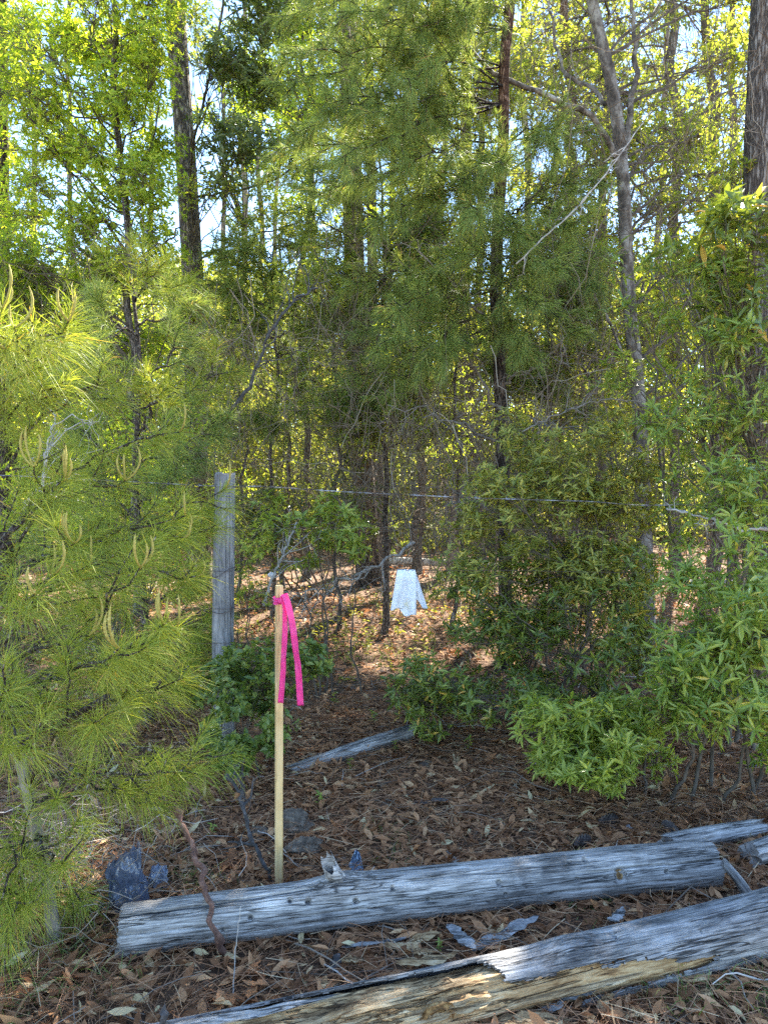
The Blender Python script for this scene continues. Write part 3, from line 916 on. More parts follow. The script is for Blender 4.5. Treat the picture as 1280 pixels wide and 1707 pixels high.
# ---- pine with the reddish upper trunk, overhead boughs ---------------------
def mid_pine():
    d = 6.0
    base = A(*P(842, 1100, d)[:2], 0)
    base[2] = gh(base[0], base[1])
    t = thing('pine_tree', base, 'pine with black lower trunk and reddish upper trunk, dark boughs overhead', 'pine')
    lo = [base - A(0, 0, .05), P(842, 950, d), P(836, 700, d), P(826, 470, d), P(832, 330, d)]
    hi = [P(832, 330, d), P(842, 200, d), P(836, 120, d), P(852, 0, d), P(856, -200, d + .1), P(850, -600, d + .2), P(846, -1200, d + .2)]
    V, F, p1 = trunk_mesh(lo, .058, .047, 60, 14, .16, 21, .3)
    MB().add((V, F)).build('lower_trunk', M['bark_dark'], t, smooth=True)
    V, F, p2 = trunk_mesh(hi, .047, .02, 50, 14, .12, 22, 0)
    MB().add((V, F)).build('upper_trunk', M['bark_red'], t, smooth=True)
    path = np.concatenate([p1, p2[1:]])
    def at(py, dd=0):
        z = P(840, py, d)[2]
        return path[np.argmin(np.abs(path[:, 2] - z))]
    B = [  # start py, tip px, tip py, tip d
        (60, 700, 40, 5.4), (40, 640, 60, 5.1), (90, 590, 120, 5.2), (60, 520, 80, 5.3), (140, 640, 190, 4.9), (120, 540, 190, 5.0), (200, 480, 230, 5.2), (220, 560, 270, 4.8),
        (240, 640, 290, 5.0), (180, 700, 180, 5.6), (20, 450, 30, 5.8), (100, 450, 140, 5.5), (260, 520, 330, 5.3), (300, 620, 370, 5.2), (320, 700, 330, 5.5),
        (-40, 600, -20, 5.2), (-60, 500, -10, 5.6), (0, 720, 110, 6.6), (160, 430, 300, 6.4), (-20, 760, 20, 5.2),
        (80, 470, 90, 5.0), (130, 600, 150, 5.4), (20, 560, 20, 5.0), (170, 500, 170, 4.8), (230, 600, 230, 5.6), (280, 560, 310, 5.7), (150, 670, 130, 4.9), (-10, 650, 0, 5.0), (210, 450, 250, 5.6),
        (300, 760, 300, 5.3), (290, 930, 250, 5.4), (330, 1010, 300, 5.7), (340, 870, 390, 5.2), (360, 960, 380, 5.5), (300, 840, 280, 5.0), (380, 760, 420, 5.2), (260, 980, 210, 6.3), (330, 790, 360, 4.9),
        (480, 620, 590, 5.4), (470, 660, 520, 5.2), (500, 700, 610, 5.3), (520, 590, 560, 6.0), (540, 560, 640, 6.3), (560, 640, 660, 5.8), (440, 690, 460, 5.4), (560, 740, 600, 5.2), (500, 570, 480, 5.8),
        (470, 900, 510, 5.2), (480, 960, 560, 5.5), (430, 1010, 480, 5.8), (520, 870, 590, 5.4), (460, 930, 450, 5.1)]
    for sy, px, py, dt in B:
        p0 = at(sy)
        e = P(px, py, dt)
        p0 = at(sy + rng.uniform(-60, 60)); mid = p0 * .45 + e * .55 + A(rng.normal(0, .06), 0, rng.uniform(.0, .2))
        pine_bough(t, [p0, mid, e], 17, .33, 105, .115, .0023, M['pine_mid'], M['bark_dark'], .0085, .24, .35, .2, spread=(15, 65))
    for k in range(14):   # boughs above the picture
        z = rng.uniform(6.6, 10.0)
        p0 = path[np.argmin(np.abs(path[:, 2] - z))]
        a = rng.uniform(0, 2 * PI)
        e = p0 + A(math.cos(a), math.sin(a), .25) * rng.uniform(.8, 1.9)
        pine_bough(t, [p0, (p0 + e) / 2, e], 9, .4, 60, .19, .006, M['pine_mid'], M['bark_dark'], .016, .2, .3, .25)
    # dead grey side limbs on the lower trunk
    for (a, b, c) in (((838, 700), (760, 560), (700, 590)), ((836, 740), (760, 700), (650, 680)), ((836, 740), (900, 700), (960, 720)), ((830, 560), (760, 480), (690, 400)),
                      ((838, 640), (900, 610), (940, 560)), ((842, 860), (780, 830), (735, 850))):
        pts = resample([P(*a, d), P(*b, d - .35), P(*c, d - .6)], 14)
        pts[1:] += rng.normal(size=(13, 3)) * .02
        mb = MB().add(tubes(pts[None], np.linspace(.014, .003, 14)[None], 6))
        s = pts[rng.integers(4, 13, 16)]
        e = s + nrm(rng.normal(size=(16, 3))) * rng.uniform(.1, .4, (16, 1))
        mb.add(tubes(lines(s, e, 5, .12), np.linspace(.004, .0012, 5)[None], 4))
        mb.build('dead_limb', M['dead_grey'], t, smooth=True)
mid_pine()

# ---- other trees ------------------------------------------------------------
def tree(name, label, path_px, r0, r1, bark, crown=None, limbs=(), K=60, S=14, rough=.12, seed=0, top=None, wob=0., cat='tree', group=None):
    """path_px: (px, py, d) up from the base; the first point is dropped to the ground"""
    pts = [P(*q) for q in path_px]
    b = pts[0].copy()
    b[2] = gh(b[0], b[1])
    pts = [b - A(0, 0, .06)] + ([p for p in pts[1:]])
    if top is not None:
        u = nrm(pts[-1] - pts[-2])
        pts.append(pts[-1] + A(u[0] * .5, u[1] * .5, 1) * (top - pts[-1][2]))
    t = thing(name, b, label, cat, group)
    V, F, path = trunk_mesh(pts, r0, r1, K, S, rough, seed, wob=wob)
    mb = MB().add((V, F))
    mb.build('trunk', bark, t, smooth=True)
    for lp, lr in limbs:
        q = resample([P(*x) for x in lp], 18)
        q[1:-1] += rng.normal(size=(16, 3)) * .012
        MB().add(tubes(q[None], np.linspace(lr, lr * .45, 18)[None], 9)).build('limb', bark, t, smooth=True)
    return t, path

def pine_crown(t, path, z0, z1, n, reach_, needle=.26, w=.012, per=26, mat=None):
    """needle clumps on limbs high on a tall pine"""
    reach = reach_
    n = max(8, int(n * CANOPY))
    mb = MB()
    z = rng.uniform(z0, z1, n)
    i = np.argmin(np.abs(path[None, :, 2] - z[:, None]), axis=1)
    p0 = path[i]
    a = rng.uniform(0, 2 * PI, n)
    l = reach * rng.uniform(.4, 1, n) * (1 - .55 * (z - z0) / (z1 - z0))
    p1 = p0 + np.stack([np.cos(a) * l, np.sin(a) * l, rng.uniform(-.05, .5, n) * l], -1)
    ln = lines(p0, p1, 6, .06, .05)
    mb.add(tubes(ln, np.linspace(.03, .008, 6)[None], 5), 1)
    T, X = [], []
    for k in range(n):
        m = 16
        s = ln[k, rng.integers(2, 6, m)]
        e = s + nrm(rng.normal(size=(m, 3)) + (p1[k] - p0[k]) * .4) * rng.uniform(.15, .65, (m, 1))
        T.append(e); X.append(nrm(e - s + A(0, 0, .15)))
    T, X = np.concatenate(T), np.concatenate(X)
    ok = ~ingap(T, .2)
    T, X = T[ok], X[ok]
    mb.add(tufts(T, X, per, needle, w, np.full(len(T), .25), .2, (15, 80)))
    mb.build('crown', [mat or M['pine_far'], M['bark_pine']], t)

def leaf_crown(t, path, C, R, tips, per, L, W, mat, near=False, rs=.012, drop=.5, **kw):
    leafy(t, C, R, tips, per, L, W, mat, M['stem'], from_trunk(path, drop), near, rs, **kw)

# tall grey pine, left
t, p = tree('pine_tree', 'tall grey scaly pine trunk left of centre with red dead needles on it', [(332, 840, 10), (324, 500, 10), (313, 300, 10), (298, 100, 10), (291, 0, 10)], .15, .10, M['bark_pine'], top=17, seed=31)
pine_crown(t, p, 9.5, 17, 34, 3.2)
mb = MB()
c = P(322, 512, 9.75)
tp, ax = ball(26, c, .14, .2)
mb.add(tufts(tp, nrm(ax + A(0, 0, -.6)), 34, .16, .006, np.full(26, .08), .4))
mb.build('dead_needle_clump', M['dead_needle'], t)
# dark trunk on the left edge
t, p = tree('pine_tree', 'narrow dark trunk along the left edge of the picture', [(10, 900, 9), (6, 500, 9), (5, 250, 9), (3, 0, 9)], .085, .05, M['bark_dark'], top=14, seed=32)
pine_crown(t, p, 8.5, 14, 22, 2.4)
# furrowed dark trunk in the middle
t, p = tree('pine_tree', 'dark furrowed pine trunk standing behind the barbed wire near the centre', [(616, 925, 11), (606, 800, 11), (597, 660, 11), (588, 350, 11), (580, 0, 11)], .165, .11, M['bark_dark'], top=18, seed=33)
pine_crown(t, p, 10.5, 18, 34, 3.3)
# its slim neighbour
t, p = tree('pine_tree', 'slim brown trunk just right of the dark furrowed trunk', [(640, 905, 13), (630, 780, 13), (622, 600, 13), (618, 200, 13), (612, 0, 13)], .10, .06, M['bark_grey'], top=16, seed=34)
pine_crown(t, p, 10.5, 16, 20, 2.4)
# pale pair
t, p = tree('pine_tree', 'pale thin trunk left of the black trunked pine', [(757, 915, 12), (764, 800, 12), (770, 650, 12), (776, 300, 12), (778, 0, 12)], .115, .06, M['bark_pale'], top=16, seed=35)
pine_crown(t, p, 10.5, 16, 24, 2.6)
t, p = tree('broadleaf_tree', 'thin leaning brown trunk between the pale trunk and the black trunk', [(803, 880, 13), (792, 770, 13), (784, 690, 13), (800, 400, 13), (806, 100, 13), (810, -60, 13)], .075, .04, M['bark_grey'], top=12.5, seed=36, wob=.04)
C, R = clumps([(620, 960, -260, 330, 11.5, 14.5, 34, .5, .9)])
leaf_crown(t, p, C, R, 46, 5, .10, .045, M['leaf_yellow'], rs=.012)
# lichen mottled crooked tree
t, p = tree('broadleaf_tree', 'crooked trunk blotched with pale lichen rising to the upper right', [(1078, 1120, 6.5), (1072, 850, 6.5), (1064, 660, 6.5), (1044, 470, 6.5), (1040, 310, 6.5), (1022, 140, 6.5), (985, 10, 6.5), (965, -150, 6.5)], .072, .034, M['bark_mottle'], top=9, seed=37,
            limbs=[([(1036, 280, 6.5), (990, 190, 6.3), (915, 160, 6.1), (840, 130, 6.0), (760, 70, 6.0), (700, 20, 6.1)], .028), ([(1040, 250, 6.5), (1060, 120, 6.6), (1050, -40, 6.8)], .03),
                   ([(1030, 180, 6.5), (935, 120, 6.9), (915, 0, 7)], .022), ([(1062, 650, 6.5), (1010, 520, 6.2), (950, 430, 6.1)], .015)])
C, R = clumps([(880, 1270, -150, 330, 6.2, 9, 36, .25, .5), (700, 960, -80, 200, 6.5, 8.5, 12, .25, .45), (1060, 1280, 300, 560, 6.5, 8, 12, .25, .45)])
leaf_crown(t, p, C, R, 34, 5, .075, .034, M['leaf_yellow'], near=True, rs=.010)
# big trunk on the right edge
t, p = tree('pine_tree', 'broad grey brown trunk at the right edge, the widest in the picture', [(1278, 960, 6.6), (1276, 700, 6.6), (1264, 430, 6.6), (1268, 200, 6.6), (1280, 0, 6.6)], .15, .115, M['bark_grey'], top=15, seed=38)
pine_crown(t, p, 8.5, 15, 30, 3.2)
# thin trunks, right of the black trunk
for k, (x0, x1, d, r, lab) in enumerate([(940, 946, 10.5, .08, 'thin reddish trunk midway between the black and the lichen blotched trunks'), (1008, 1000, 11.5, .07, 'thin trunk close to the left of the lichen blotched trunk'),
                                         (1130, 1120, 10, .075, 'thin trunk rising behind the tall right shrub'), (1190, 1182, 12, .09, 'dim thin trunk left of the broad right edge trunk')]):
    t, p = tree('broadleaf_tree', lab, [(x0, 890, d), (x0 - 4, 700, d), (x1, 450, d), (x1 + 8, 200, d), (x1 - 6, 0, d)], r, r * .55, M['bark_grey'] if k else M['bark_red'], top=11 + k, seed=40 + k, wob=.06)
    C, R = clumps([(x1 - 190, x1 + 190, -280, 300, d - 1, d + 2, 22, .4, .8)])
    leaf_crown(t, p, C, R, 40, 5, .095, .042, M['leaf_yellow'], rs=.012)
# bright broadleaf tree upper left
t, p = tree('broadleaf_tree', 'bright green spring leaved tree filling the upper left', [(225, 860, 8), (222, 600, 8), (214, 440, 8), (202, 320, 8), (196, 160, 8), (190, 0, 8)], .05, .02, M['bark_grey'], top=8.6, seed=50, wob=.04,
            limbs=[([(212, 420, 8), (150, 330, 7.6), (90, 250, 7.3), (40, 180, 7.2)], .018), ([(205, 340, 8), (250, 250, 8.2), (270, 150, 8.3)], .016), ([(212, 440, 8), (280, 400, 8.4), (350, 330, 8.6)], .014)])
C, R = clumps([(-60, 290, 10, 200, 7, 9.5, 42, .28, .5), (-60, 290, 200, 480, 7, 9.5, 50, .28, .5), (-40, 200, 440, 640, 7.2, 9, 14, .25, .45), (-60, 300, -260, 10, 7, 9, 16, .3, .5)])
leaf_crown(t, p, C, R, 54, 6, .075, .026, M['leaf_bright'], near=True, rs=.009)
# dark oak boughs at the grey pine
t, p = tree('oak_tree', 'dark leaved oak reaching over beside the grey pine trunk', [(332, 900, 10.6), (324, 500, 10.3), (318, 330, 9.6), (322, 240, 9.0), (345, 140, 8.5), (372, -40, 8.2)], .022, .010, M['bark_grey'], top=9.5, seed=51, wob=.05,
            limbs=[([(345, 140, 8.5), (372, 110, 8.2), (350, 100, 7.8)], .014), ([(318, 330, 9.6), (430, 310, 8.7), (540, 250, 7.8)], .016), ([(321, 440, 10.0), (400, 400, 9.0), (500, 370, 8)], .014)])
C, R = clumps([(335, 460, 40, 230, 7.2, 8.2, 11, .22, .36), (400, 560, -150, 60, 7.2, 9, 14, .3, .5), (380, 520, 220, 300, 7.5, 9, 4, .2, .35)])
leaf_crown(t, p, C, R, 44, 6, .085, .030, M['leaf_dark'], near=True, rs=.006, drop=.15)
# understorey trees behind the fence: yellow-green screens
for k, (px, d, lab, reg, n) in enumerate([
    (150, 9, 'leafy understorey tree behind the two young pines at left', (20, 400, 520, 860, 8, 10.5), 60),
    (470, 10.5, 'sunlit yellow green understorey tree between the grey pine and the dark furrowed trunk', (360, 600, 430, 850, 8.5, 11), 60),
    (700, 12, 'yellow green sapling thicket behind the pale thin trunk', (590, 880, 300, 760, 9.5, 13), 62),
    (960, 11.5, 'sunlit understorey tree behind the middle right shrub', (850, 1120, 300, 720, 9, 13), 60),
    (1200, 10.5, 'understorey tree behind the tall right shrub', (1080, 1340, 200, 700, 8, 11), 60)]):
    t, p = tree('broadleaf_tree', lab, [(px, 880, d), (px + 10, 700, d), (px - 8, 500, d), (px + 6, 350, d)], .035, .012, M['bark_grey'], seed=60 + k, wob=.05)
    C, R = clumps([(*reg, n, .28, .6)])
    leaf_crown(t, p, C, R, 42, 5, .085, .036, M['leaf_yellow'] if k % 2 else M['leaf_bright'], rs=.009)

# two more canopy trees behind the overhead pine boughs
for k, (px, d, lab, regs) in enumerate([
    (505, 11.5, 'sunlit canopy tree behind the overhead pine boughs, left of the dark furrowed trunk', [(380, 620, -60, 200, 9.5, 13, 34, .35, .65), (480, 640, 180, 480, 9.5, 13, 30, .3, .6), (330, 520, 30, 300, 10, 13.5, 16, .3, .5)]),
    (690, 10.5, 'sunlit canopy tree behind the overhead pine boughs, between the pale trunk and the dark trunk', [(600, 860, -60, 200, 9, 12.5, 36, .35, .65), (620, 800, 200, 420, 9, 12.5, 24, .3, .6)])]):
    t, p = tree('broadleaf_tree', lab, [(px, 900, d), (px + 12, 700, d), (px - 10, 500, d), (px + 8, 300, d), (px - 5, 0, d)], .06, .02, M['bark_grey'], top=9.5, seed=160 + k, wob=.08)
    C, R = clumps(regs)
    leaf_crown(t, p, C, R, 44, 5, .09, .036, M['leaf_yellow'] if k else M['leaf_bright'], rs=.010)

for k, (px, d, lab, regs) in enumerate([
    (560, 7.6, 'sparse twiggy sapling with small yellow green leaves before the dark furrowed trunk', [(470, 700, 400, 640, 6.8, 8.6, 34, .22, .4), (480, 700, 620, 830, 6.8, 8.6, 22, .2, .34)]),
    (760, 7.2, 'sparse twiggy sapling with small yellow green leaves left of the black trunk', [(690, 900, 380, 620, 6.6, 8.4, 30, .22, .4), (690, 860, 600, 860, 6.6, 8, 22, .2, .34)]),
    (980, 7.0, 'sparse twiggy sapling with small yellow green leaves left of the lichen blotched trunk', [(870, 1110, 300, 700, 6.4, 8.2, 46, .22, .4)]),
    (400, 8.8, 'sparse twiggy sapling with small yellow green leaves right of the grey pine trunk', [(320, 540, 270, 480, 8, 10, 26, .22, .4), (240, 350, -20, 90, 9, 11, 10, .25, .4), (340, 480, 480, 760, 7.6, 9, 24, .22, .36)])]):
    t, p = tree('sapling', lab, [(px, 900, d), (px + 8, 750, d), (px - 8, 560, d), (px + 6, 380, d)], .022, .008, M['bark_grey'], seed=260 + k, wob=.06)
    C, R = clumps(regs)
    leaf_crown(t, p, C, R, 30, 4, .06, .026, M['leaf_yellow'], rs=.006)

# thin pines far back
for k, (px, d, r) in enumerate([(372, 26, .11), (402, 27, .13), (438, 24, .1), (455, 30, .12), (120, 24, .1), (520, 22, .13), (690, 21, .12), (880, 22, .13), (1010, 25, .12), (1100, 20, .1), (1215, 22, .13), (60, 28, .12), (250, 27, .12), (745, 18, .08), (655, 17, .07)]):
    lab = 'thin far off pine trunk seen through the leaves deep in the woods'
    t, p = tree('pine_tree', lab, [(px, 860, d), (px + rng.uniform(-8, 8), 500, d), (px + rng.uniform(-10, 10), 100, d)], r, r * .6, M['bark_pale'] if k % 2 else M['bark_pine'], top=rng.uniform(15, 20), seed=80 + k, K=30, S=9, wob=.08, group='thin pines deep in the woods')
    pine_crown(t, p, 11, p[-1][2], 16, 2.4, .35, .03, 10)

# far-off wood: one mass
def woods():
    mb = MB()
    n = 3600
    y = rng.uniform(15, 42, n)
    x = rng.uniform(-1, 1, n) * (y * .72 + 3)
    z = rng.random(n) ** 1.1 * (1.0 + .30 * y)
    c = np.stack([x, y, z], -1)
    # openings where the sky shows, wandering with noise
    den = fbm(np.stack([x * .22 + 40, z * .30, y * .05], -1), 3, 77)
    keep = (den > -.26 + .035 * np.maximum(z - 4, 0)) | (z < 3.2)
    # an opening in the canopy to the left of the middle
    ang = np.abs(x / y + .185); el = (z - 1.55) / y
    keep &= ~((ang < .085) & (el > .27) & (el < .42) & (rng.random(n) < .93))
    c = c[keep]; c = c[~ingap(c, 1.0)]; n = len(c)
    m = 165
    r = rng.uniform(.5, 1.3, (n, 1, 1))
    d = nrm(rng.normal(size=(n, m, 3)))
    b = c[:, None] + d * r * rng.random((n, m, 1)) ** .5 * A(1, 1, .75)
    b = b.reshape(-1, 3)
    b = b[b[:, 2] > 0.05]
    k = len(b)
    s = .09 + .0035 * b[:, 1]
    mb.add(leaves(b, rng.normal(size=(k, 3)), rng.normal(size=(k, 3)) + A(0, 0, .8), s * rng.uniform(.7, 1.3, k), s * .5 * rng.uniform(.7, 1.3, k)))
    # stems within
    n = 130
    y = rng.uniform(17, 42, n)
    x = rng.uniform(-1, 1, n) * (y * .72 + 3)
    p0 = np.stack([x, y, np.zeros(n) - .1], -1)
    p1 = p0 + np.c_[rng.normal(0, .6, (n, 2)), rng.uniform(.12, .34, n) * y]
    mb.add(tubes(lines(p0, p1, 8, .02), rng.uniform(.02, .09, (n, 1)) * np.linspace(1, .4, 8), 5), 1)
    tag(mb.build('distant_woods', [M['leaf_wood'], M['bark_grey']]), 'far off sunlit wood of yellow green leaves and stems', 'woods', kind='stuff')
woods()

# hanging vines and bare twigs in the understorey
def vines():
    mb = MB()
    for px0, px1, py0, py1, d0, d1, n, l0, l1 in ((540, 1010, 380, 900, 5.8, 10, 1000, .5, 1.8), (880, 1280, 0, 640, 5.5, 9, 760, .5, 1.9), (560, 1000, 0, 420, 6.5, 10, 460, .6, 1.8),
                                                  (330, 620, 540, 920, 6, 10, 560, .4, 1.4), (0, 330, 400, 900, 6, 9, 320, .4, 1.2), (640, 1280, 650, 1000, 5.2, 8, 700, .4, 1.4)):
        c = np.array([P(rng.uniform(px0, px1), rng.uniform(py0, py1), rng.uniform(d0, d1)) for _ in range(n)])
        L = rng.uniform(l0, l1, (n, 1))
        e = nrm(rng.normal(size=(n, 3)) * A(.42, .42, .0) + A(0, 0, -1)) * L
        flat = rng.random(n) < .28
        e[flat] = nrm(rng.normal(size=(flat.sum(), 3)) * A(1, .6, .5)) * L[flat]
        p0, p1 = c - e / 2, c + e / 2
        p0[:, 2] = np.maximum(p0[:, 2], .03); p1[:, 2] = np.maximum(p1[:, 2], .03)
        mb.add(tubes(lines(p0, p1, 10, .06), rng.uniform(.0012, .0042, (n, 1)) * np.linspace(1, .5, 10), 4))
        s = np.repeat(p1, 2, 0) * .5 + np.repeat(p0, 2, 0) * .5
        q = s + nrm(rng.normal(size=(2 * n, 3))) * rng.uniform(.1, .5, (2 * n, 1))
        q[:, 2] = np.maximum(q[:, 2], .03)
        mb.add(tubes(lines(s, q, 5, .1), np.linspace(.0022, .001, 5)[None], 3))
    tag(mb.build('vine_tangle', M['vine']), 'tangle of thin bare brown vines and twigs hanging between the trunks', 'vines', kind='stuff')
vines()

# ---- shrubs -----------------------------------------------------------------
C, R = clumps([(1170, 1320, 340, 480, 4.0, 4.7, 7, .13, .2), (1100, 1250, 350, 560, 4.2, 4.9, 9, .13, .2)])
shrub('laurel_shrub', P(1240, 1200, 4.6), 'tall laurel with large dark drooping leaves at right, over the smaller leaved bushes', C, R, 11, 6, .125, .034, M['leaf_laurel'], stems=5, rs=.009, up=.25, droop=.4)
C, R = clumps([(1060, 1310, 520, 700, 3.9, 4.8, 20, .12, .2), (1080, 1310, 700, 900, 3.8, 4.6, 24, .12, .2), (1000, 1120, 430, 640, 4.6, 5.4, 9, .13, .2), (1150, 1310, 420, 560, 4, 4.6, 7, .12, .2)])
shrub('leafy_shrub', P(1200, 1230, 4.2), 'tall green bush along the right edge with star shaped whorls of leaves', C, R, 13, 7, .078, .0185, M['leaf_shrub'], stems=7, rs=.008)
C, R = clumps([(1110, 1310, 900, 1080, 3.2, 3.9, 24, .12, .22), (1090, 1310, 1060, 1220, 3.1, 3.7, 24, .11, .18), (1230, 1320, 1150, 1270, 3.1, 3.5, 6, .1, .15)])
shrub('leafy_shrub', G(1210, 1330), 'dense bright green bush low on the right edge below the tall bush', C, R, 17, 7, .075, .0175, M['leaf_shrub'], stems=6, rs=.006)
C, R = clumps([(830, 1090, 690, 830, 4.4, 5.2, 32, .13, .22), (740, 1090, 800, 980, 4.3, 5.1, 52, .12, .2), (860, 1080, 900, 1060, 4.2, 4.8, 12, .12, .18)])
shrub('leafy_shrub', P(930, 1160, 4.9), 'yellowish olive bush right of centre with scattered orange leaves', C, R, 22, 7, .062, .0165, M['leaf_olive'], stems=7, rs=.006)
C, R = clumps([(700, 1090, 930, 1080, 4.15, 4.9, 46, .11, .18), (660, 1090, 1050, 1200, 3.9, 4.6, 40, .10, .16), (640, 760, 1100, 1240, 3.9, 4.4, 7, .08, .13)])
shrub('leafy_shrub', P(890, 1200, 4.4), 'dark straggly bush between the white cloth and the right bushes, ground showing through', C, R, 14, 7, .066, .019, M['leaf_laurel'], stems=8, rs=.006)
C, R = clumps([(890, 1100, 1180, 1270, 3.3, 3.75, 20, .09, .15), (900, 1060, 1240, 1300, 3.2, 3.5, 9, .07, .1)])
shrub('leafy_shrub', G(985, 1318), 'small lime green bush low in front of the right bushes, above the grey log', C, R, 19, 8, .068, .0165, M['leaf_lime'], stems=6, rs=.005)
C, R = clumps([(330, 470, 1080, 1190, 3.55, 4.05, 15, .08, .14), (400, 535, 1075, 1150, 3.7, 4.1, 9, .05, .10), (330, 480, 1170, 1275, 3.4, 3.8, 14, .06, .11), (335, 425, 1070, 1190, 3.75, 4.05, 12, .07, .11)])
shrub('round_leaf_shrub', P(410, 1265, 3.95), 'low round leaved green bush at the foot of the fence post', C, R, 14, 5, .042, .031, M['leaf_round'], stems=6, rs=.004, droop=.1)
C, R = clumps([(440, 630, 835, 900, 5.0, 5.6, 11, .09, .15), (490, 620, 880, 940, 5, 5.6, 6, .07, .12)])
shrub('leafy_sapling', P(545, 1060, 5.3), 'leggy sapling with a few bright green and orange leaves under the barbed wire', C, R, 8, 6, .085, .03, M['leaf_lime'], stems=5, rs=.005, droop=.35)
C, R = clumps([(390, 450, 860, 1020, 4.8, 5.6, 10, .1, .16)])
shrub('leafy_sapling', P(430, 1070, 5.2), 'thin pale leaved sapling just right of the fence post', C, R, 14, 5, .04, .018, M['leaf_yellow'], stems=4, rs=.004)
C, R = clumps([(390, 630, 780, 900, 7.4, 9.2, 30, .25, .42), (400, 600, 850, 935, 7.2, 8.6, 18, .2, .35)])
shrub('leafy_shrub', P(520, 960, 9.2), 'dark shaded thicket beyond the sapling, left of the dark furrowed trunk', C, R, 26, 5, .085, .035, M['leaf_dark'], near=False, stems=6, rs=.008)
C, R = clumps([(40, 330, 700, 1010, 5.2, 6.5, 26, .18, .3)])
shrub('leafy_shrub', P(180, 1060, 5.8), 'small leaved green bush behind the left pines', C, R, 26, 5, .045, .02, M['leaf_bright'], near=False, stems=6, rs=.006)

# seedlings in the litter
def seedlings():
    protos = []
    spots = [(530, 1352, 1.0), (850, 1645, .8), (905, 1648, .8), (495, 1230, 1.2), (620, 1215, 1.2), (585, 1290, 1.0), (660, 1260, 1.0), (730, 1590, .6), (352, 1398, .9), (165, 1530, 1.1), (185, 1505, 1.0), (700, 1235, 1.3), (1130, 1640, .9), (560, 1180, 1.4), (780, 1255, 1.2)]
    for k, (px, py, s) in enumerate(spots):
        b = G(px, py)
        b[2] = gh(b[0], b[1])
        if k == 0:
            t = thing('seedling', b, 'small green seedling sprouting from the dead leaves', 'seedling', 'green seedlings in the leaf litter')
            top = b + A(.01, 0, .075)
            MB().add(tubes(lines(b, top, 4, .05), A(.0025, .002, .0015, .001), 4)).build('stem', M['stem_green'], t)
            mb = MB()
            rosettes(mb, 0, np.array([top, b + A(.004, 0, .045)]), np.array([[0, -.2, 1.], [.1, 0, 1]]), 6, .05, .021, True, 0)
            mb.build('foliage', M['leaf_shrub'], t)
            protos = [t] + list(t.children)
        else:
            r = protos[0].copy(); COL.objects.link(r)
            r.location = b; r.rotation_euler = (0, 0, k * 1.7); r.scale = (s, s, s)
            for ch in protos[1:]:
                c = ch.copy(); COL.objects.link(c); c.parent = r
seedlings()

# ----------------------------------------------------------------------------
# logs
# ----------------------------------------------------------------------------
def frame_to(p0, p1):
    """object matrix with local X from p0 to p1, Z up-ish"""
    x = nrm(p1 - p0)
    y = nrm(np.cross(A(0, 0, 1), x))
    z = np.cross(x, y)
    return Matrix((( x[0], y[0], z[0], p0[0]), (x[1], y[1], z[1], p0[1]), (x[2], y[2], z[2], p0[2]), (0, 0, 0, 1)))

def place(o, p0, p1):
    o.matrix_world = frame_to(p0, p1)

def log_surface(L, r0, r1, nl, na, seed, rough=.06, bow=.02, cracks=(), dents=(), bumps=()):
    """local coords, X along the log. angle 0 = +Y (away from camera side is +Y), 90 = up"""
    x = np.linspace(0, L, nl)[:, None]
    a = (np.arange(na) / na * 2 * PI)[None]
    r = (r0 + (r1 - r0) * x / L) * np.ones_like(a)
    ca, sa = np.cos(a) * np.ones_like(x), np.sin(a) * np.ones_like(x)
    X = x * np.ones_like(a)
    q = np.stack([X * 2.2, ca * 1.1, sa * 1.1], -1)
    g = np.stack([X * 4.5, ca * 14, sa * 14], -1)
    r = r * (1 + rough * fbm(q, 3, seed) + rough * .30 * fbm(g, 4, seed + 3))
    for x0, x1, a0, a1, dep, wid in cracks:
        tt = np.clip((X - x0) / (x1 - x0), 0, 1)
        ac = np.radians(a0 + (a1 - a0) * tt) + .05 * vnoise(np.stack([X * 6, 0 * X, 0 * X], -1), seed + 8) + .015 * vnoise(np.stack([X * 40, 0 * X, 0 * X], -1), seed + 9)
        da = np.abs((a - ac + PI) % (2 * PI) - PI)
        env = np.clip(np.minimum(X - x0, x1 - X) / (.12 * (x1 - x0)), 0, 1)
        env[:, :] = np.where((x0 <= 0) & (X < .5 * (x0 + x1)), 1, env)
        r = r - dep * env * np.exp(-(da / wid) ** 2)
    for xc, ac, rad, dep in dents:
        da = (a - math.radians(ac) + PI) % (2 * PI) - PI
        d2 = ((X - xc) ** 2 + (da * r0) ** 2) / rad ** 2
        r = r - dep * np.exp(-d2 ** 2)
    for xc, ac, rad, h in bumps:
        da = (a - math.radians(ac) + PI) % (2 * PI) - PI
        d2 = ((X - xc) ** 2 / (1.6 * rad) ** 2 + (da * r0) ** 2 / rad ** 2)
        r = r + h * np.exp(-d2)
    bz = bow * np.sin(X / L * PI)
    V = np.stack([X, r * ca + bz * .3, r * sa + bz], -1)
    return V

def grid_faces(nl, na):
    i = np.arange(nl - 1)[:, None]
    j = np.arange(na)[None]
    return np.stack([i * na + j, (i + 1) * na + j, (i + 1) * na + (j + 1) % na, i * na + (j + 1) % na], -1).reshape(-1, 4)

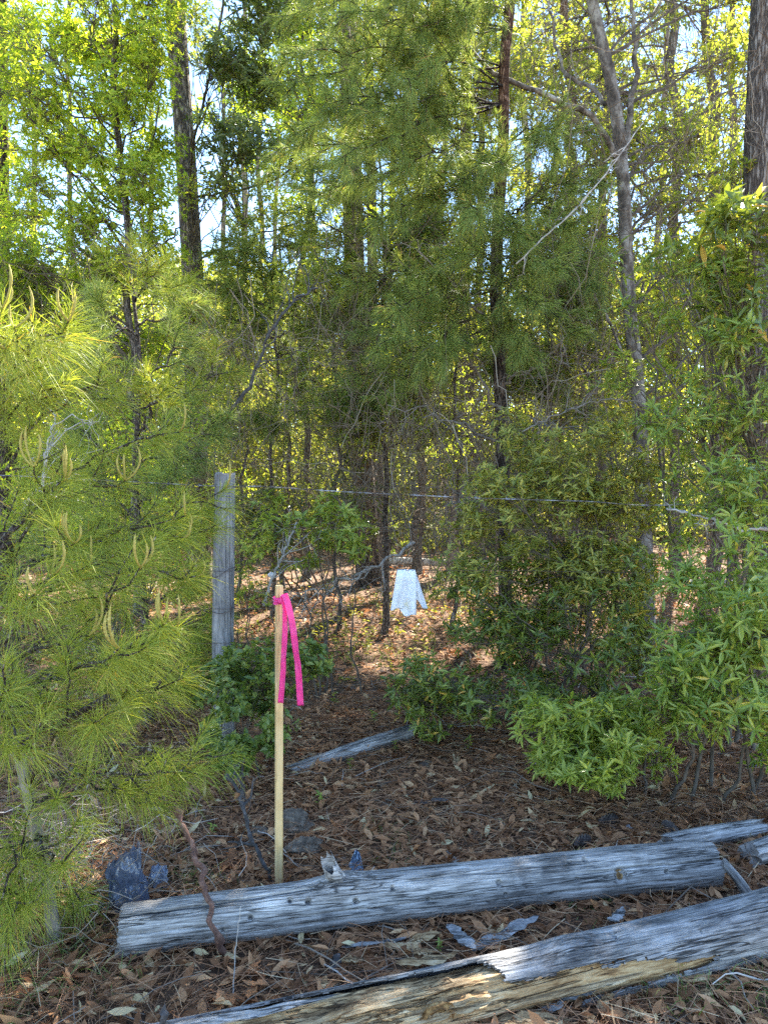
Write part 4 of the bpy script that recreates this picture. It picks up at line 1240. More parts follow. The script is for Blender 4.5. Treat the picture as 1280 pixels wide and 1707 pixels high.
def end_cap(V, row, seed, out, rings=10, flip=False):
    """rough end-grain disc closing a log end"""
    ring = V[row]
    c = ring.mean(0)
    na = len(ring)
    pts = []
    for k in range(rings + 1):
        f = 1 - k / rings
        p = c + (ring - c) * f
        w = fbm(p * 60, 3, seed) * .010 * (f < .995)
        p = p + np.outer(w + (.003 * math.cos(f * 26) if f < .98 else 0), A(1, 0, 0) * out)
        pts.append(p)
    Vc = np.concatenate(pts)
    i = np.arange(rings)[:, None]; j = np.arange(na)[None]
    q = np.stack([i * na + j, i * na + (j + 1) % na, (i + 1) * na + (j + 1) % na, (i + 1) * na + j], -1).reshape(-1, 4)
    return Vc, [q if not flip else q[:, ::-1]]

def splinter(p0, p1, w, th, K=22, seed=0, jag=.5):
    """ragged flat sliver of wood from p0 to p1"""
    p0, p1 = np.array(p0, float), np.array(p1, float)
    d = nrm(p1 - p0)
    s = nrm(np.cross(d, A(0, 0, 1) if abs(d[2]) < .9 else A(0, 1, 0)))
    n = np.cross(s, d)
    t = np.linspace(0, 1, K)
    ww = w * (np.sin(np.clip(t * 1.05 + .02, 0, 1) * PI) ** .45) * (1 + jag * vnoise(np.stack([t * 11, t * 0 + seed, t * 0], -1), seed))
    wr = w * (np.sin(np.clip(t * 1.05 + .02, 0, 1) * PI) ** .45) * (1 + jag * vnoise(np.stack([t * 13, t * 0 + seed + 5, t * 0], -1), seed + 1))
    c = p0 + np.outer(t, p1 - p0) + np.outer(vnoise(np.stack([t * 3, t * 0, t * 0 + seed], -1), seed), n) * w * .35
    rows = []
    prof = [(-.5, 0), (-.25, .5), (.15, .35), (.5, .1), (.3, -.5), (-.3, -.5)]
    for u, v in prof:
        wd = np.where(u < 0, ww, wr)
        rg = 1 + .5 * vnoise(np.stack([t * 20, t * 0 + u * 9, t * 0 + v * 7], -1), seed + 3)
        rows.append(c + s * (u * wd)[:, None] + n * (v * th * rg * (ww / w))[:, None])
    V = np.stack(rows, 1)
    S = len(prof)
    return V.reshape(-1, 3), [grid_faces(K, S), np.arange(S)[None], (np.arange(S) + (K - 1) * S)[None, ::-1]]

def front_log():
    p0, p1 = A(-.865, 2.37, .070), A(1.25, 2.775, .082)
    L = np.linalg.norm(p1 - p0)
    t = thing('log', p0, 'long intact grey weathered log lying at the foot of the stake', 'log')
    nl, na = 640, 230
    cracks = [(-.2, .66, 122, 110, .022, .05), (1.55, 2.3, 146, 143, .010, .035), (.5, 1.3, 172, 168, .005, .04), (.9, 1.7, 120, 116, .005, .04), (.1, .9, 196, 190, .006, .05), (1.2, 2.1, 186, 182, .005, .05), (.0, .35, 160, 164, .006, .04)]
    dents = [(1.737, 156, .021, .016)] + [(x, a, rng.uniform(.006, .010), .02) for x, a in ((.55, 132), (.61, 140), (.77, 152), (.42, 160), (1.28, 148), (1.57, 158), (1.92, 160), (1.56, 115), (1.62, 113), (1.02, 168), (.9, 132), (1.3, 175), (.33, 178))]
    bumps = [(.73, 92, .055, .020), (1.737, 156, .045, .006)]
    V = log_surface(L, .079, .087, nl, na, 5, .05, .012, cracks, dents, bumps)
    aj = np.arange(na) / na * 2 * PI
    fj = (V[..., :1] / L)
    for side, sd_ in ((0, 31), (1, 37)):
        jag = fbm(np.stack([np.cos(aj) * 3, np.sin(aj) * 3, aj * 0], -1), 4, sd_) * .022 + fbm(np.stack([np.cos(aj) * 14, np.sin(aj) * 14, aj * 0], -1), 3, sd_ + 1) * .010
        wgt = np.clip(1 - np.abs(fj[..., 0] - side) / .04, 0, 1)
        V[..., 0] += jag[None] * wgt
    mb = MB().add((V.reshape(-1, 3), [grid_faces(nl, na)]), 0)
    mb.add(end_cap(V, 0, 3, -1), 1)
    mb.add(end_cap(V, nl - 1, 4, 1, flip=True), 1)
    o = mb.build('log_body', [M['log'], M['log_end']], None, A(0, 0, 0), smooth=True)
    o.parent = t
    mw = frame_to(p0, p1)
    mw.translation = (0, 0, 0)
    o.matrix_local = mw
    # the rot pocket of the knot, and a splintered branch stub
    def disc(xc, ac, rad, mat, name, inset):
        a = np.arange(22) / 22 * 2 * PI
        R0 = .079 + .008 * xc / L - inset
        th = math.radians(ac)
        rows = []
        for f, dd in ((1.0, .006), (.7, -.001), (.35, .003), (.02, -.002)):
            xx = xc + np.cos(a) * rad * f * 1.1
            aa = th + np.sin(a) * rad * f / R0
            rr = R0 + dd + rng.normal(0, .0012, 22) + .012 * math.sin(xc / L * PI) * math.sin(th)
            rows.append(np.stack([xx, rr * np.cos(aa), rr * np.sin(aa)], -1))
        Vd = np.stack(rows).reshape(-1, 3)
        ob = MB().add((Vd, [grid_faces(4, 22)])).build(name, mat, None, A(0, 0, 0), smooth=True)
        ob.parent = t
        ob.matrix_local = mw
    disc(1.737, 156, .022, M['knot'], 'knot', .0105)
    # stub: a hollow splintered tube leaning left
    K, S = 9, 18
    a = np.arange(S) / S * 2 * PI
    ax = nrm(A(-.45, .0, .9))
    u = nrm(np.cross(ax, A(0, 1, 0))); w = np.cross(ax, u)
    rows = []
    for k in range(K):
        f = k / (K - 1)
        hgt = .135 * f * (1 - .6 * np.clip(vnoise(np.stack([np.cos(a) * 1.8, np.sin(a) * 1.8, a * 0 + 3], -1), 6) * .6 + .45, 0, 1) * (f > 0))
        rr = (.042 - .010 * f) * (1 + .18 * vnoise(np.stack([np.cos(a) * 2, np.sin(a) * 2, a * 0 + f * 2], -1), 9))
        rows.append(A(.725, -.012, .078) + np.outer(hgt, ax) + rr[:, None] * (np.cos(a)[:, None] * u * .8 + np.sin(a)[:, None] * w * .6))
    inner = [A(.725, -.012, .078) + (r_ - (A(.725, -.012, .078))) * .93 + ax * -.004 for r_ in (rows[-1], rows[-3], rows[-6])]
    Vs = np.stack(rows + inner).reshape(-1, 3)
    ob = MB().add((Vs, [grid_faces(K + 3, S)])).build('branch_stub', M['log'], None, A(0, 0, 0))
    ob.parent = t
    ob.matrix_local = mw
front_log()

def rotten_log():
    p0, p1 = A(-.85, 1.77, .045), A(1.62, 2.505, .094)
    L = np.linalg.norm(p1 - p0)
    t = thing('log', p0, 'split rotten log with grey shell and crumbling yellow heart along the bottom edge', 'log')
    mw = frame_to(p0, p1)
    mw.translation = (0, 0, 0)
    nl, na = 640, 230
    # heart: ragged core, fuller on the left where the shell is gone
    V = log_surface(L, .072, .082, nl, na, 15, .10, -.02)
    X = V[..., 0]
    a = np.arctan2(V[..., 2], V[..., 1])
    rough = fbm(np.stack([X * 5, V[..., 1] * 42, V[..., 2] * 42], -1), 5, 44)
    rid = 1 - np.abs(fbm(np.stack([X * 3.2, V[..., 1] * 26, V[..., 2] * 26], -1), 3, 45)) * 2
    left = np.clip((1.35 - X) / .5, 0, 1)
    rad = np.linalg.norm(V[..., 1:], axis=-1, keepdims=True)
    def terrace(n, steps, sharp=5):
        q = n * steps
        fl = np.floor(q)
        return (fl + (q - fl) ** sharp) / steps
    slab = terrace(fbm(np.stack([X * 2.6 + 5, V[..., 1] * 30, V[..., 2] * 30], -1), 3, 47), 5)
    chipn = terrace(fbm(np.stack([X * 11, V[..., 1] * 60, V[..., 2] * 60], -1), 3, 48), 4)
    k = (.99 - .07 * (1 - left)) + (rough * .10 + (rid - .4) * .10 + slab * .42 + chipn * .20) * (.12 + .88 * left)
    V[..., 1:] *= k[..., None]
    V[..., 2] -= .010 * left
    V[..., 1] -= .02 * left * (np.sin(a) < .4)
    mb = MB().add((V.reshape(-1, 3), [grid_faces(nl, na)]), 0)
    mb.add(end_cap(V, 0, 13, -1), 0)
    mb.add(end_cap(V, nl - 1, 14, 1, flip=True), 0)
    core = mb.build('rotten_heart', M['rot'], None, A(0, 0, 0))
    core.parent = t; core.matrix_local = mw
    # shell: kept where the noise mask says so
    S = log_surface(L, .080, .094, nl, na, 16, .05, -.02, [(1.2, 2.3, 150, 140, .006, .02), (1.4, 2.4, 190, 196, .005, .02), (.2, 1.4, 100, 96, .006, .03)],
                    [(1.62, 100, .012, .012), (2.1, 150, .006, .009), (1.9, 128, .006, .008)], [(1.47, 96, .05, .014)])
    X = S[..., 0]
    a = (np.degrees(np.arctan2(S[..., 2], S[..., 1])) + 360) % 360   # 90 = top, 180 = towards camera
    nz = fbm(np.stack([X * 3, a * .035, X * 0], -1), 4, 51) + .8 * fbm(np.stack([X * 12, a * .22, X * 0], -1), 4, 52) + .5 * fbm(np.stack([X * 40, a * .3, X * 0], -1), 2, 53)
    # left part: only the back and a strip along the top stay
    lim = np.interp(X, [0, .35, .9, 1.18, 1.24, 1.5, 1.75, 1.95, 2.0], [66, 70, 74, 84, 138, 150, 172, 190, 400]) + nz * np.interp(X, [0, 1.1, 1.2, 2], [14, 10, 26, 16])
    lo = np.interp(X, [1.12, 1.2, 1.5, 1.9, 2.0], [400, 240, 205, 200, 180]) + nz * 14     # the grey flank below the yellow seam
    keep = (a < lim) | (a > lo) & (X > 1.2) | ((a > 300))
    fc = grid_faces(nl, na)
    kf = keep.reshape(-1)[fc].all(1)
    mb = MB().add((S.reshape(-1, 3), [fc[kf]]), 0)
    mb.add(end_cap(S, nl - 1, 24, 1, flip=True), 0)
    sh = mb.build('grey_shell', M['shell'], None, A(0, 0, 0))
    sh.parent = t; sh.matrix_local = mw
    m = sh.modifiers.new('thick', 'SOLIDIFY'); m.thickness = .008; m.offset = -1
    # a whorled knot in the heart
    K, Sg = 12, 26
    aa = np.arange(Sg) / Sg * 2 * PI
    rows = []
    for k in range(K):
        f = 1 - k / (K - 1)
        rr = .05 * f * (1 + .12 * vnoise(np.stack([np.cos(aa) * 2, np.sin(aa) * 2, aa * 0 + k], -1), 71))
        dep = .010 * math.sin(f * 19) + .012 * (1 - f) * 0 - .022 * (1 - f)
        rows.append(np.stack([1.02 + rr * np.cos(aa) * 1.2, np.full(Sg, -.084) - dep * 1.0, -.008 + rr * np.sin(aa)], -1))
    ob = MB().add((np.stack(rows).reshape(-1, 3), [grid_faces(K, Sg)])).build('knot', M['knot'], None, A(0, 0, 0))
    ob.parent = t; ob.matrix_local = mw
    # splinters still attached
    for k, (a0, a1, w, th, mt) in enumerate([((.35, -.075, -.005), (.95, -.09, -.02), .035, .014, 'rot'), ((.05, -.08, .0), (.5, -.095, -.035), .045, .016, 'rot'), ((.5, -.1, -.045), (1.15, -.11, -.05), .03, .012, 'shell'),
                                             ((.75, -.06, .05), (1.25, -.05, .07), .03, .012, 'rot'), ((1.1, -.085, -.02), (1.72, -.09, -.012), .026, .012, 'rot'), ((.1, -.02, .075), (.8, .0, .078), .03, .01, 'shell'), ((.62, -.065, .03), (.9, -.095, -.03), .05, .014, 'rot')]):
        ob = MB().add(splinter(a0, a1, w, th, 40, 90 + k)).build('splinter', M[mt], None, A(0, 0, 0))
        ob.parent = t; ob.matrix_local = mw
    for k in range(22):
        x0 = rng.uniform(-.02, 1.25); aa = math.radians(rng.uniform(118, 200)); rr = rng.uniform(.066, .088)
        ll = rng.uniform(.08, .32)
        a0 = (x0, rr * math.cos(aa), rr * math.sin(aa) - .012)
        a1 = (x0 + ll, (rr + rng.uniform(-.012, .016)) * math.cos(aa + rng.normal(0, .12)), (rr + .004) * math.sin(aa + rng.normal(0, .12)) - .012)
        ob = MB().add(splinter(a0, a1, rng.uniform(.012, .034), rng.uniform(.006, .014), 26, 500 + k, .8)).build('splinter', M['rot'], None, A(0, 0, 0))
        ob.parent = t; ob.matrix_local = mw
    # upright little peg on top left
    ob = MB().add(splinter((.29, .0, .06), (.30, .0, .145), .022, .016, 12, 130)).build('peg', M['stick_dark'], None, A(0, 0, 0))
    ob.parent = t; ob.matrix_local = mw
rotten_log()

def small_log(name, label, p0, p1, r0, r1, seed, mat='log', cat='log', jag=.03):
    p0, p1 = np.array(p0, float), np.array(p1, float)
    L = np.linalg.norm(p1 - p0)
    nl, na = max(24, int(L / .006)), 64
    V = log_surface(L, r0, r1, nl, na, seed, .16, .006, [(0.05 * L, .9 * L, 120, 112, r0 * .15, .05), (.3 * L, L, 160, 165, r0 * .12, .05)])
    ang = np.arange(na) / na * 2 * PI
    j0 = fbm(np.stack([np.cos(ang) * 2.5, np.sin(ang) * 2.5, ang * 0], -1), 4, seed + 1) * jag
    j1 = fbm(np.stack([np.cos(ang) * 2.5, np.sin(ang) * 2.5, ang * 0 + 7], -1), 4, seed + 2) * jag
    f = np.linspace(0, 1, nl)[:, None]
    V[..., 0] += j0[None] * (1 - f) ** 3 + j1[None] * f ** 3
    mb = MB().add((V.reshape(-1, 3), [grid_faces(nl, na)]), 0)
    mb.add(end_cap(V, 0, seed, -1, 6), 1)
    mb.add(end_cap(V, nl - 1, seed + 1, 1, 6, flip=True), 1)
    o = mb.build(name, [M[mat], M['log_end']], None, A(0, 0, 0), smooth=True)
    place(o, p0, p1)
    BASE[o.name] = p0
    return tag(o, label, cat)

small_log('log', 'short broken grey log end lying behind the right end of the intact log', A(1.15, 2.98, .045), A(1.60, 3.12, .055), .045, .036, 201, jag=.09)
small_log('log', 'grey log end cut by the right edge, beyond the broken piece', A(1.47, 2.90, .05), A(2.2, 3.22, .05), .048, .055, 211, jag=.06)
small_log('stick', 'short upright broken stick between the two logs at right', A(1.345, 2.655, .012), A(1.265, 2.70, .125), .021, .015, 221, cat='stick', jag=.03)
small_log('log', 'half buried mossy grey log fragment among leaves behind the stake', A(-.5, 3.85, .005), A(.16, 4.30, .062), .036, .046, 231, cat='log', jag=.06)
small_log('log', 'slim fallen limb lying flat beyond the right bushes', P(880, 892, 10.5) * A(1, 1, 0) + A(0, 0, .12), P(1300, 905, 10.0) * A(1, 1, 0) + A(0, 0, .15), .045, .03, 241, 'bleached', 'log')
small_log('log', 'pale fallen trunk lying on the sunlit floor left of the pale thin trunk', P(640, 880, 13) * A(1, 1, 0) + A(0, 0, .13), P(860, 905, 12.2) * A(1, 1, 0) + A(0, 0, .1), .07, .05, 251, 'bleached', 'log')

# wood chips between the logs (each its own piece)
def chip(label, p0, p1, w, th, mat, seed, name='wood_chip', cat='wood chip', group=None):
    p0, p1 = np.array(p0, float), np.array(p1, float)
    b = (p0 + p1) / 2
    o = MB().add(splinter(p0, p1, w, th, 30, seed)).build(name, M[mat], None, b)
    # X of the grain follows the piece
    return tag(o, label, cat, group)
def gz(px, py, h):
    p = G(px, py, h); return p
chip('grey splinter of bark lying between the two logs, right of centre', gz(775, 1580, .03), gz(905, 1530, .05), .05, .012, 'shell', 301)
chip('pale narrow wood sliver between the logs, pointing down to the split log', gz(745, 1545, .04), gz(795, 1590, .03), .045, .014, 'shell', 302)
chip('tan crumb of rotten wood between the logs near the centre', gz(640, 1580, .02), gz(740, 1560, .03), .05, .014, 'rot', 303)
chip('thin tan flake leaning on the back of the split log', gz(660, 1610, .03), gz(770, 1590, .05), .04, .01, 'rot', 304)
chip('long yellow splinter lying below the split log at right', gz(1000, 1634, .02), gz(1215, 1632, .025), .035, .014, 'rot', 305)
chip('grey slab of shell lying along the bottom edge', gz(840, 1690, .02), gz(1000, 1655, .03), .05, .014, 'shell', 306)
chip('yellow slab of rotten wood lying along the bottom edge', gz(800, 1715, .03), gz(960, 1690, .03), .06, .02, 'rot', 307)
chip('small dark block of bark standing just below the intact log', gz(553, 1625, .0), gz(566, 1585, .03), .03, .02, 'stick_dark', 308)
chip('thin grey shred of bark lying along the intact log underside', gz(570, 1580, .03), gz(690, 1560, .03), .02, .01, 'shell', 309)
chip('grey chip with a pale tip wedged above the split log', gz(1015, 1535, .05), gz(1040, 1512, .07), .035, .015, 'shell', 310)
chip('pale wood chip on the leaves behind the middle of the intact log', gz(742, 1422, .03), gz(768, 1437, .02), .035, .012, 'bleached', 311)
chip('grey wood shred on the leaves left of the pale chip, behind the log', gz(690, 1335, .02), gz(750, 1335, .03), .04, .014, 'stick_dark', 312)

frag = [(660, 1672, .05), (720, 1660, .07), (930, 1652, .06), (1010, 1668, .05), (900, 1692, .07), (1060, 1690, .05), (770, 1545, .05), (700, 1590, .06), (850, 1560, .045), (590, 1600, .05), (1090, 1625, .05), (1180, 1655, .04), (980, 1700, .06), (540, 1640, .04)]
for k, (px, py, l) in enumerate(frag):
    q = gz(px, py, .022)
    a = rng.uniform(0, PI)
    dv = A(math.cos(a) * l * .8, math.sin(a) * l * .5, rng.uniform(-.01, .02))
    chip('small loose tan crumb of rotten wood lying on the leaves near the split log', q - dv, q + dv, l * .55, l * .28, 'rot', 340 + k, group='tan crumbs of rotten wood around the split log')

# sticks
def stick(name, label, pts, r0, r1, mat, cat='stick', K=26, forks=0, wob=.006, fr=.4):
    p = resample(pts, K)
    p[1:-1] += rng.normal(size=(K - 2, 3)) * wob
    rr = np.linspace(r0, r1, K) * (1 + .12 * rng.normal(size=K))
    mb = MB().add(tubes(p[None], rr[None], 8, True))
    b = p[0].copy()
    if forks:
        i = rng.integers(K // 4, K - 1, forks)
        tn = nrm(np.gradient(p, axis=0))
        e = p[i] + nrm(tn[i] + nrm(rng.normal(size=(forks, 3))) * .9) * rng.uniform(.3, 1.0, (forks, 1)) * fr
        e[:, 2] = np.maximum(e[:, 2], .015)
        ln = lines(p[i], e, 7, .08)
        mb.add(tubes(ln, np.linspace(r1 * .9, r1 * .35, 7)[None], 5))
        s = ln[:, 3:6].reshape(-1, 3)
        e2 = s + nrm(rng.normal(size=s.shape) + A(0, 0, .1)) * rng.uniform(.15, .5, (len(s), 1)) * fr
        e2[:, 2] = np.maximum(e2[:, 2], .012)
        mb.add(tubes(lines(s, e2, 5, .1), np.linspace(r1 * .4, r1 * .2, 5)[None], 4))
    return tag(mb.build(name, M[mat], None, b, smooth=True), label, cat)

stick('stick', 'reddish brown dead stick leaning across the left part of the intact log', [P(374, 1588, 2.33), P(355, 1545, 2.30), P(345, 1480, 2.42), P(322, 1410, 2.55), P(294, 1347, 2.62)], .011, .009, 'stick_red')
stick('stick', 'blackened thin stick standing left of the stake behind the intact log', [G(455, 1478), P(440, 1440, 2.75), P(415, 1380, 2.85), P(400, 1320, 2.95), P(380, 1290, 3.0)], .008, .007, 'stick_dark', forks=6, fr=.2)
stick('fallen_branch', 'bleached bare branch with many twigs lying left of the white cloth', [P(690, 905, 5.9), P(640, 935, 5.8), P(580, 968, 5.7), P(520, 985, 5.6), P(475, 1000, 5.5)], .013, .004, 'bleached', 'branch', forks=22, fr=.5, wob=.016)
stick('fallen_branch', 'grey bare branch leaning up from the ground right of the fence post', [P(440, 1010, 5.2), P(455, 960, 5.2), P(478, 910, 5.3), P(495, 870, 5.4)], .012, .006, 'bleached', 'branch', forks=8, fr=.4)
stick('fallen_branch', 'long pale bare branch slanting down through the upper right leaves', [P(1085, 185, 5.6), P(1040, 250, 5.5), P(960, 350, 5.4), P(900, 400, 5.3), P(860, 440, 5.3)], .004, .006, 'bleached', 'branch', forks=6, fr=.25, wob=.003)
stick('fallen_branch', 'pale dead branch poking out of the right bush at wire height', [P(1285, 880, 4.0), P(1240, 885, 3.95), P(1190, 865, 3.95), P(1110, 848, 4.0)], .010, .005, 'bleached', 'branch', forks=3, fr=.2)
stick('fallen_branch', 'grey dead twiggy branch among the needles at left, above the candles', [P(40, 850, 3.3), P(75, 800, 3.3), P(80, 745, 3.3), P(95, 690, 3.3)], .007, .004, 'bleached', 'branch', forks=9, fr=.35)
stick('fallen_branch', 'arching dead grey branch over the olive bush, right of the black trunk', [P(870, 720, 5.0), P(930, 690, 4.9), P(1000, 665, 4.8), P(1070, 670, 4.8)], .005, .003, 'dead_grey', 'branch', forks=12, fr=.35)
stick('fallen_branch', 'dark crooked branch among the left boughs, right of the grey pine trunk', [P(380, 690, 4.7), P(420, 640, 4.7), P(445, 560, 4.7), P(490, 500, 4.8), P(530, 480, 4.9)], .012, .006, 'stick_dark', 'branch', forks=10, fr=.4)
stick('grass_stalk', 'single pale dry grass stalk standing in front of the intact log', [G(388, 1668), P(393, 1580, 2.2), P(402, 1510, 2.22)], .0018, .001, 'bleached', 'stalk', wob=.001)

# dry roots and straw heap at the left foot
def needle_heap():
    mb = MB()
    n = 420
    c = G(90, 1500)
    b = c + np.c_[rng.normal(0, .22, (n, 1)), rng.normal(0, .16, (n, 1)), rng.uniform(.0, .30, (n, 1))]
    e = b + np.c_[rng.normal(0, .12, (n, 2)), rng.uniform(-.25, .06, n)]
    b[:, 2] = np.maximum(b[:, 2], .01); e[:, 2] = np.maximum(e[:, 2], .006)
    mb.add(tubes(lines(b, e, 6, .08), np.linspace(.0016, .0008, 6)[None], 3))
    tag(mb.build('dead_twig_tangle', M['twig']), 'tangle of dead twigs round the foot of the front pine', 'twigs', kind='stuff')
needle_heap()

# ----------------------------------------------------------------------------
# stake with flagging tape
# ----------------------------------------------------------------------------
SB = G(465, 1480) + A(0, 0, 0)
def stake():
    H = 1.155
    w, d, bv = .0138, .010, .0015
    prof = np.array([(-w + bv, -d), (w - bv, -d), (w, -d + bv), (w, d - bv), (w - bv, d), (-w + bv, d), (-w, d - bv), (-w, -d + bv)])
    zs = np.r_[-.06, np.linspace(0, H - .004, 20), H]
    rows = []
    for k, z in enumerate(zs):
        f = .86 if k == len(zs) - 1 else 1
        rows.append(np.c_[np.full(8, z), prof * f])          # local X along the stake (grain)
    V = np.concatenate(rows)
    mb = MB().add((V, [grid_faces(len(zs), 8), np.arange(8)[None, ::-1], (np.arange(8) + (len(zs) - 1) * 8)[None]]))
    o = mb.build('survey_stake', M['stake'], None, A(0, 0, 0))
    x = nrm(A(.006, .01, 1))
    y = nrm(A(math.cos(.35), math.sin(.35), 0)); y = nrm(y - x * y.dot(x)); z = np.cross(x, y)
    o.matrix_world = Matrix(((x[0], y[0], z[0], SB[0]), (x[1], y[1], z[1], SB[1]), (x[2], y[2], z[2], SB[2]), (0, 0, 0, 1)))
    tag(o, 'new yellow pine survey stake with pink tape, standing behind the intact log', 'stake')
stake()

def ribbon_strip(pts, w, K=40, tw0=0., tw1=.3, face=A(0, -1, 0), wave=.0):
    p = resample(pts, K)
    t = nrm(np.gradient(p, axis=0))
    s = nrm(np.cross(t, face))
    n = np.cross(s, t)
    a = np.linspace(tw0, tw1, K)[:, None] + wave * np.sin(np.linspace(0, 9, K))[:, None]
    s2 = s * np.cos(a) + n * np.sin(a)
    n2 = n * np.cos(a) - s * np.sin(a)
    cols = []
    for u in np.linspace(-1, 1, 6):
        cols.append(p + s2 * u * w / 2 + n2 * (.003 * (u * u + .25 * np.sin(p[:, 2:3] * 60 + u * 2)) + .003 * vnoise(np.stack([p[:, 2] * 45, p[:, 2] * 0 + u * 1.7, p[:, 2] * 0 + w * 300], -1), 19)[:, None]))
    V = np.stack(cols, 1)
    i = np.arange(K - 1)[:, None]; j = np.arange(5)[None]
    q = np.stack([i * 6 + j, i * 6 + j + 1, (i + 1) * 6 + j + 1, (i + 1) * 6 + j], -1).reshape(-1, 4)
    return V.reshape(-1, 3), [q]

def tape():
    top = SB + A(.006, .01, 1.10)
    t = thing('flagging_tape', top, 'hot pink flagging tape tied round the stake top with two hanging tails', 'tape')
    # wrapped band with folds
    K, S = 16, 40
    a = np.arange(S) / S * 2 * PI
    ex = A(math.cos(.35), math.sin(.35), 0); ey = A(-math.sin(.35), math.cos(.35), 0)
    rows = []
    for k in range(K):
        f = k / (K - 1)
        sq = 1 / np.maximum(np.abs(np.cos(a)) / .0195, np.abs(np.sin(a)) / .0135)
        el = 1 / np.sqrt((np.cos(a) / .0225) ** 2 + (np.sin(a) / .017) ** 2)
        r = .5 * sq + .5 * el + .0022 * np.sin(f * 17 + a * 2) + .0018 * vnoise(np.stack([np.cos(a) * 3, np.sin(a) * 3, a * 0 + f * 6], -1), 4)
        rows.append(top + np.outer(r * np.cos(a), ex) + np.outer(r * np.sin(a), ey) + np.outer(.026 * f - .012 + .003 * np.sin(a + 1), A(0, 0, 1)))
    MB().add((np.stack(rows).reshape(-1, 3), [grid_faces(K, S)])).build('wrap', M['ribbon'], t, smooth=True)
    c = top + A(.010, -.019, -.002)
    q, _ = ball(1, c, 0.)
    u = np.linspace(0, PI, 9); v = np.arange(16) / 16 * 2 * PI
    rows = [c + np.stack([.014 * math.sin(x) * np.cos(v) * (1 + .25 * np.sin(3 * v)), .009 * math.sin(x) * np.sin(v), .012 * math.cos(x) * np.ones(16)], -1) for x in u]
    MB().add((np.stack(rows).reshape(-1, 3), [grid_faces(9, 16)])).build('knot', M['ribbon'], t, smooth=True)
    y0 = SB[1]
    def q(px, py, dd): return P(px, py, y0 + dd)
    for pts, w, t0, t1 in (([q(471, 992, -.026), q(474, 1010, -.028), q(475, 1060, -.03), q(472, 1120, -.026), q(468, 1172, -.022)], .020, .5, -.3),
                           ([q(474, 990, -.024), q(481, 1010, -.03), q(489, 1050, -.035), q(497, 1110, -.03), q(501, 1176, -.02)], .024, .2, -.1)):
        o = MB().add(ribbon_strip(pts, w, 50, t0, t1, A(0, -1, 0), .3)).build('tail', M['ribbon'], t, smooth=True)
        m = o.modifiers.new('thick', 'SOLIDIFY'); m.thickness = .0004
tape()

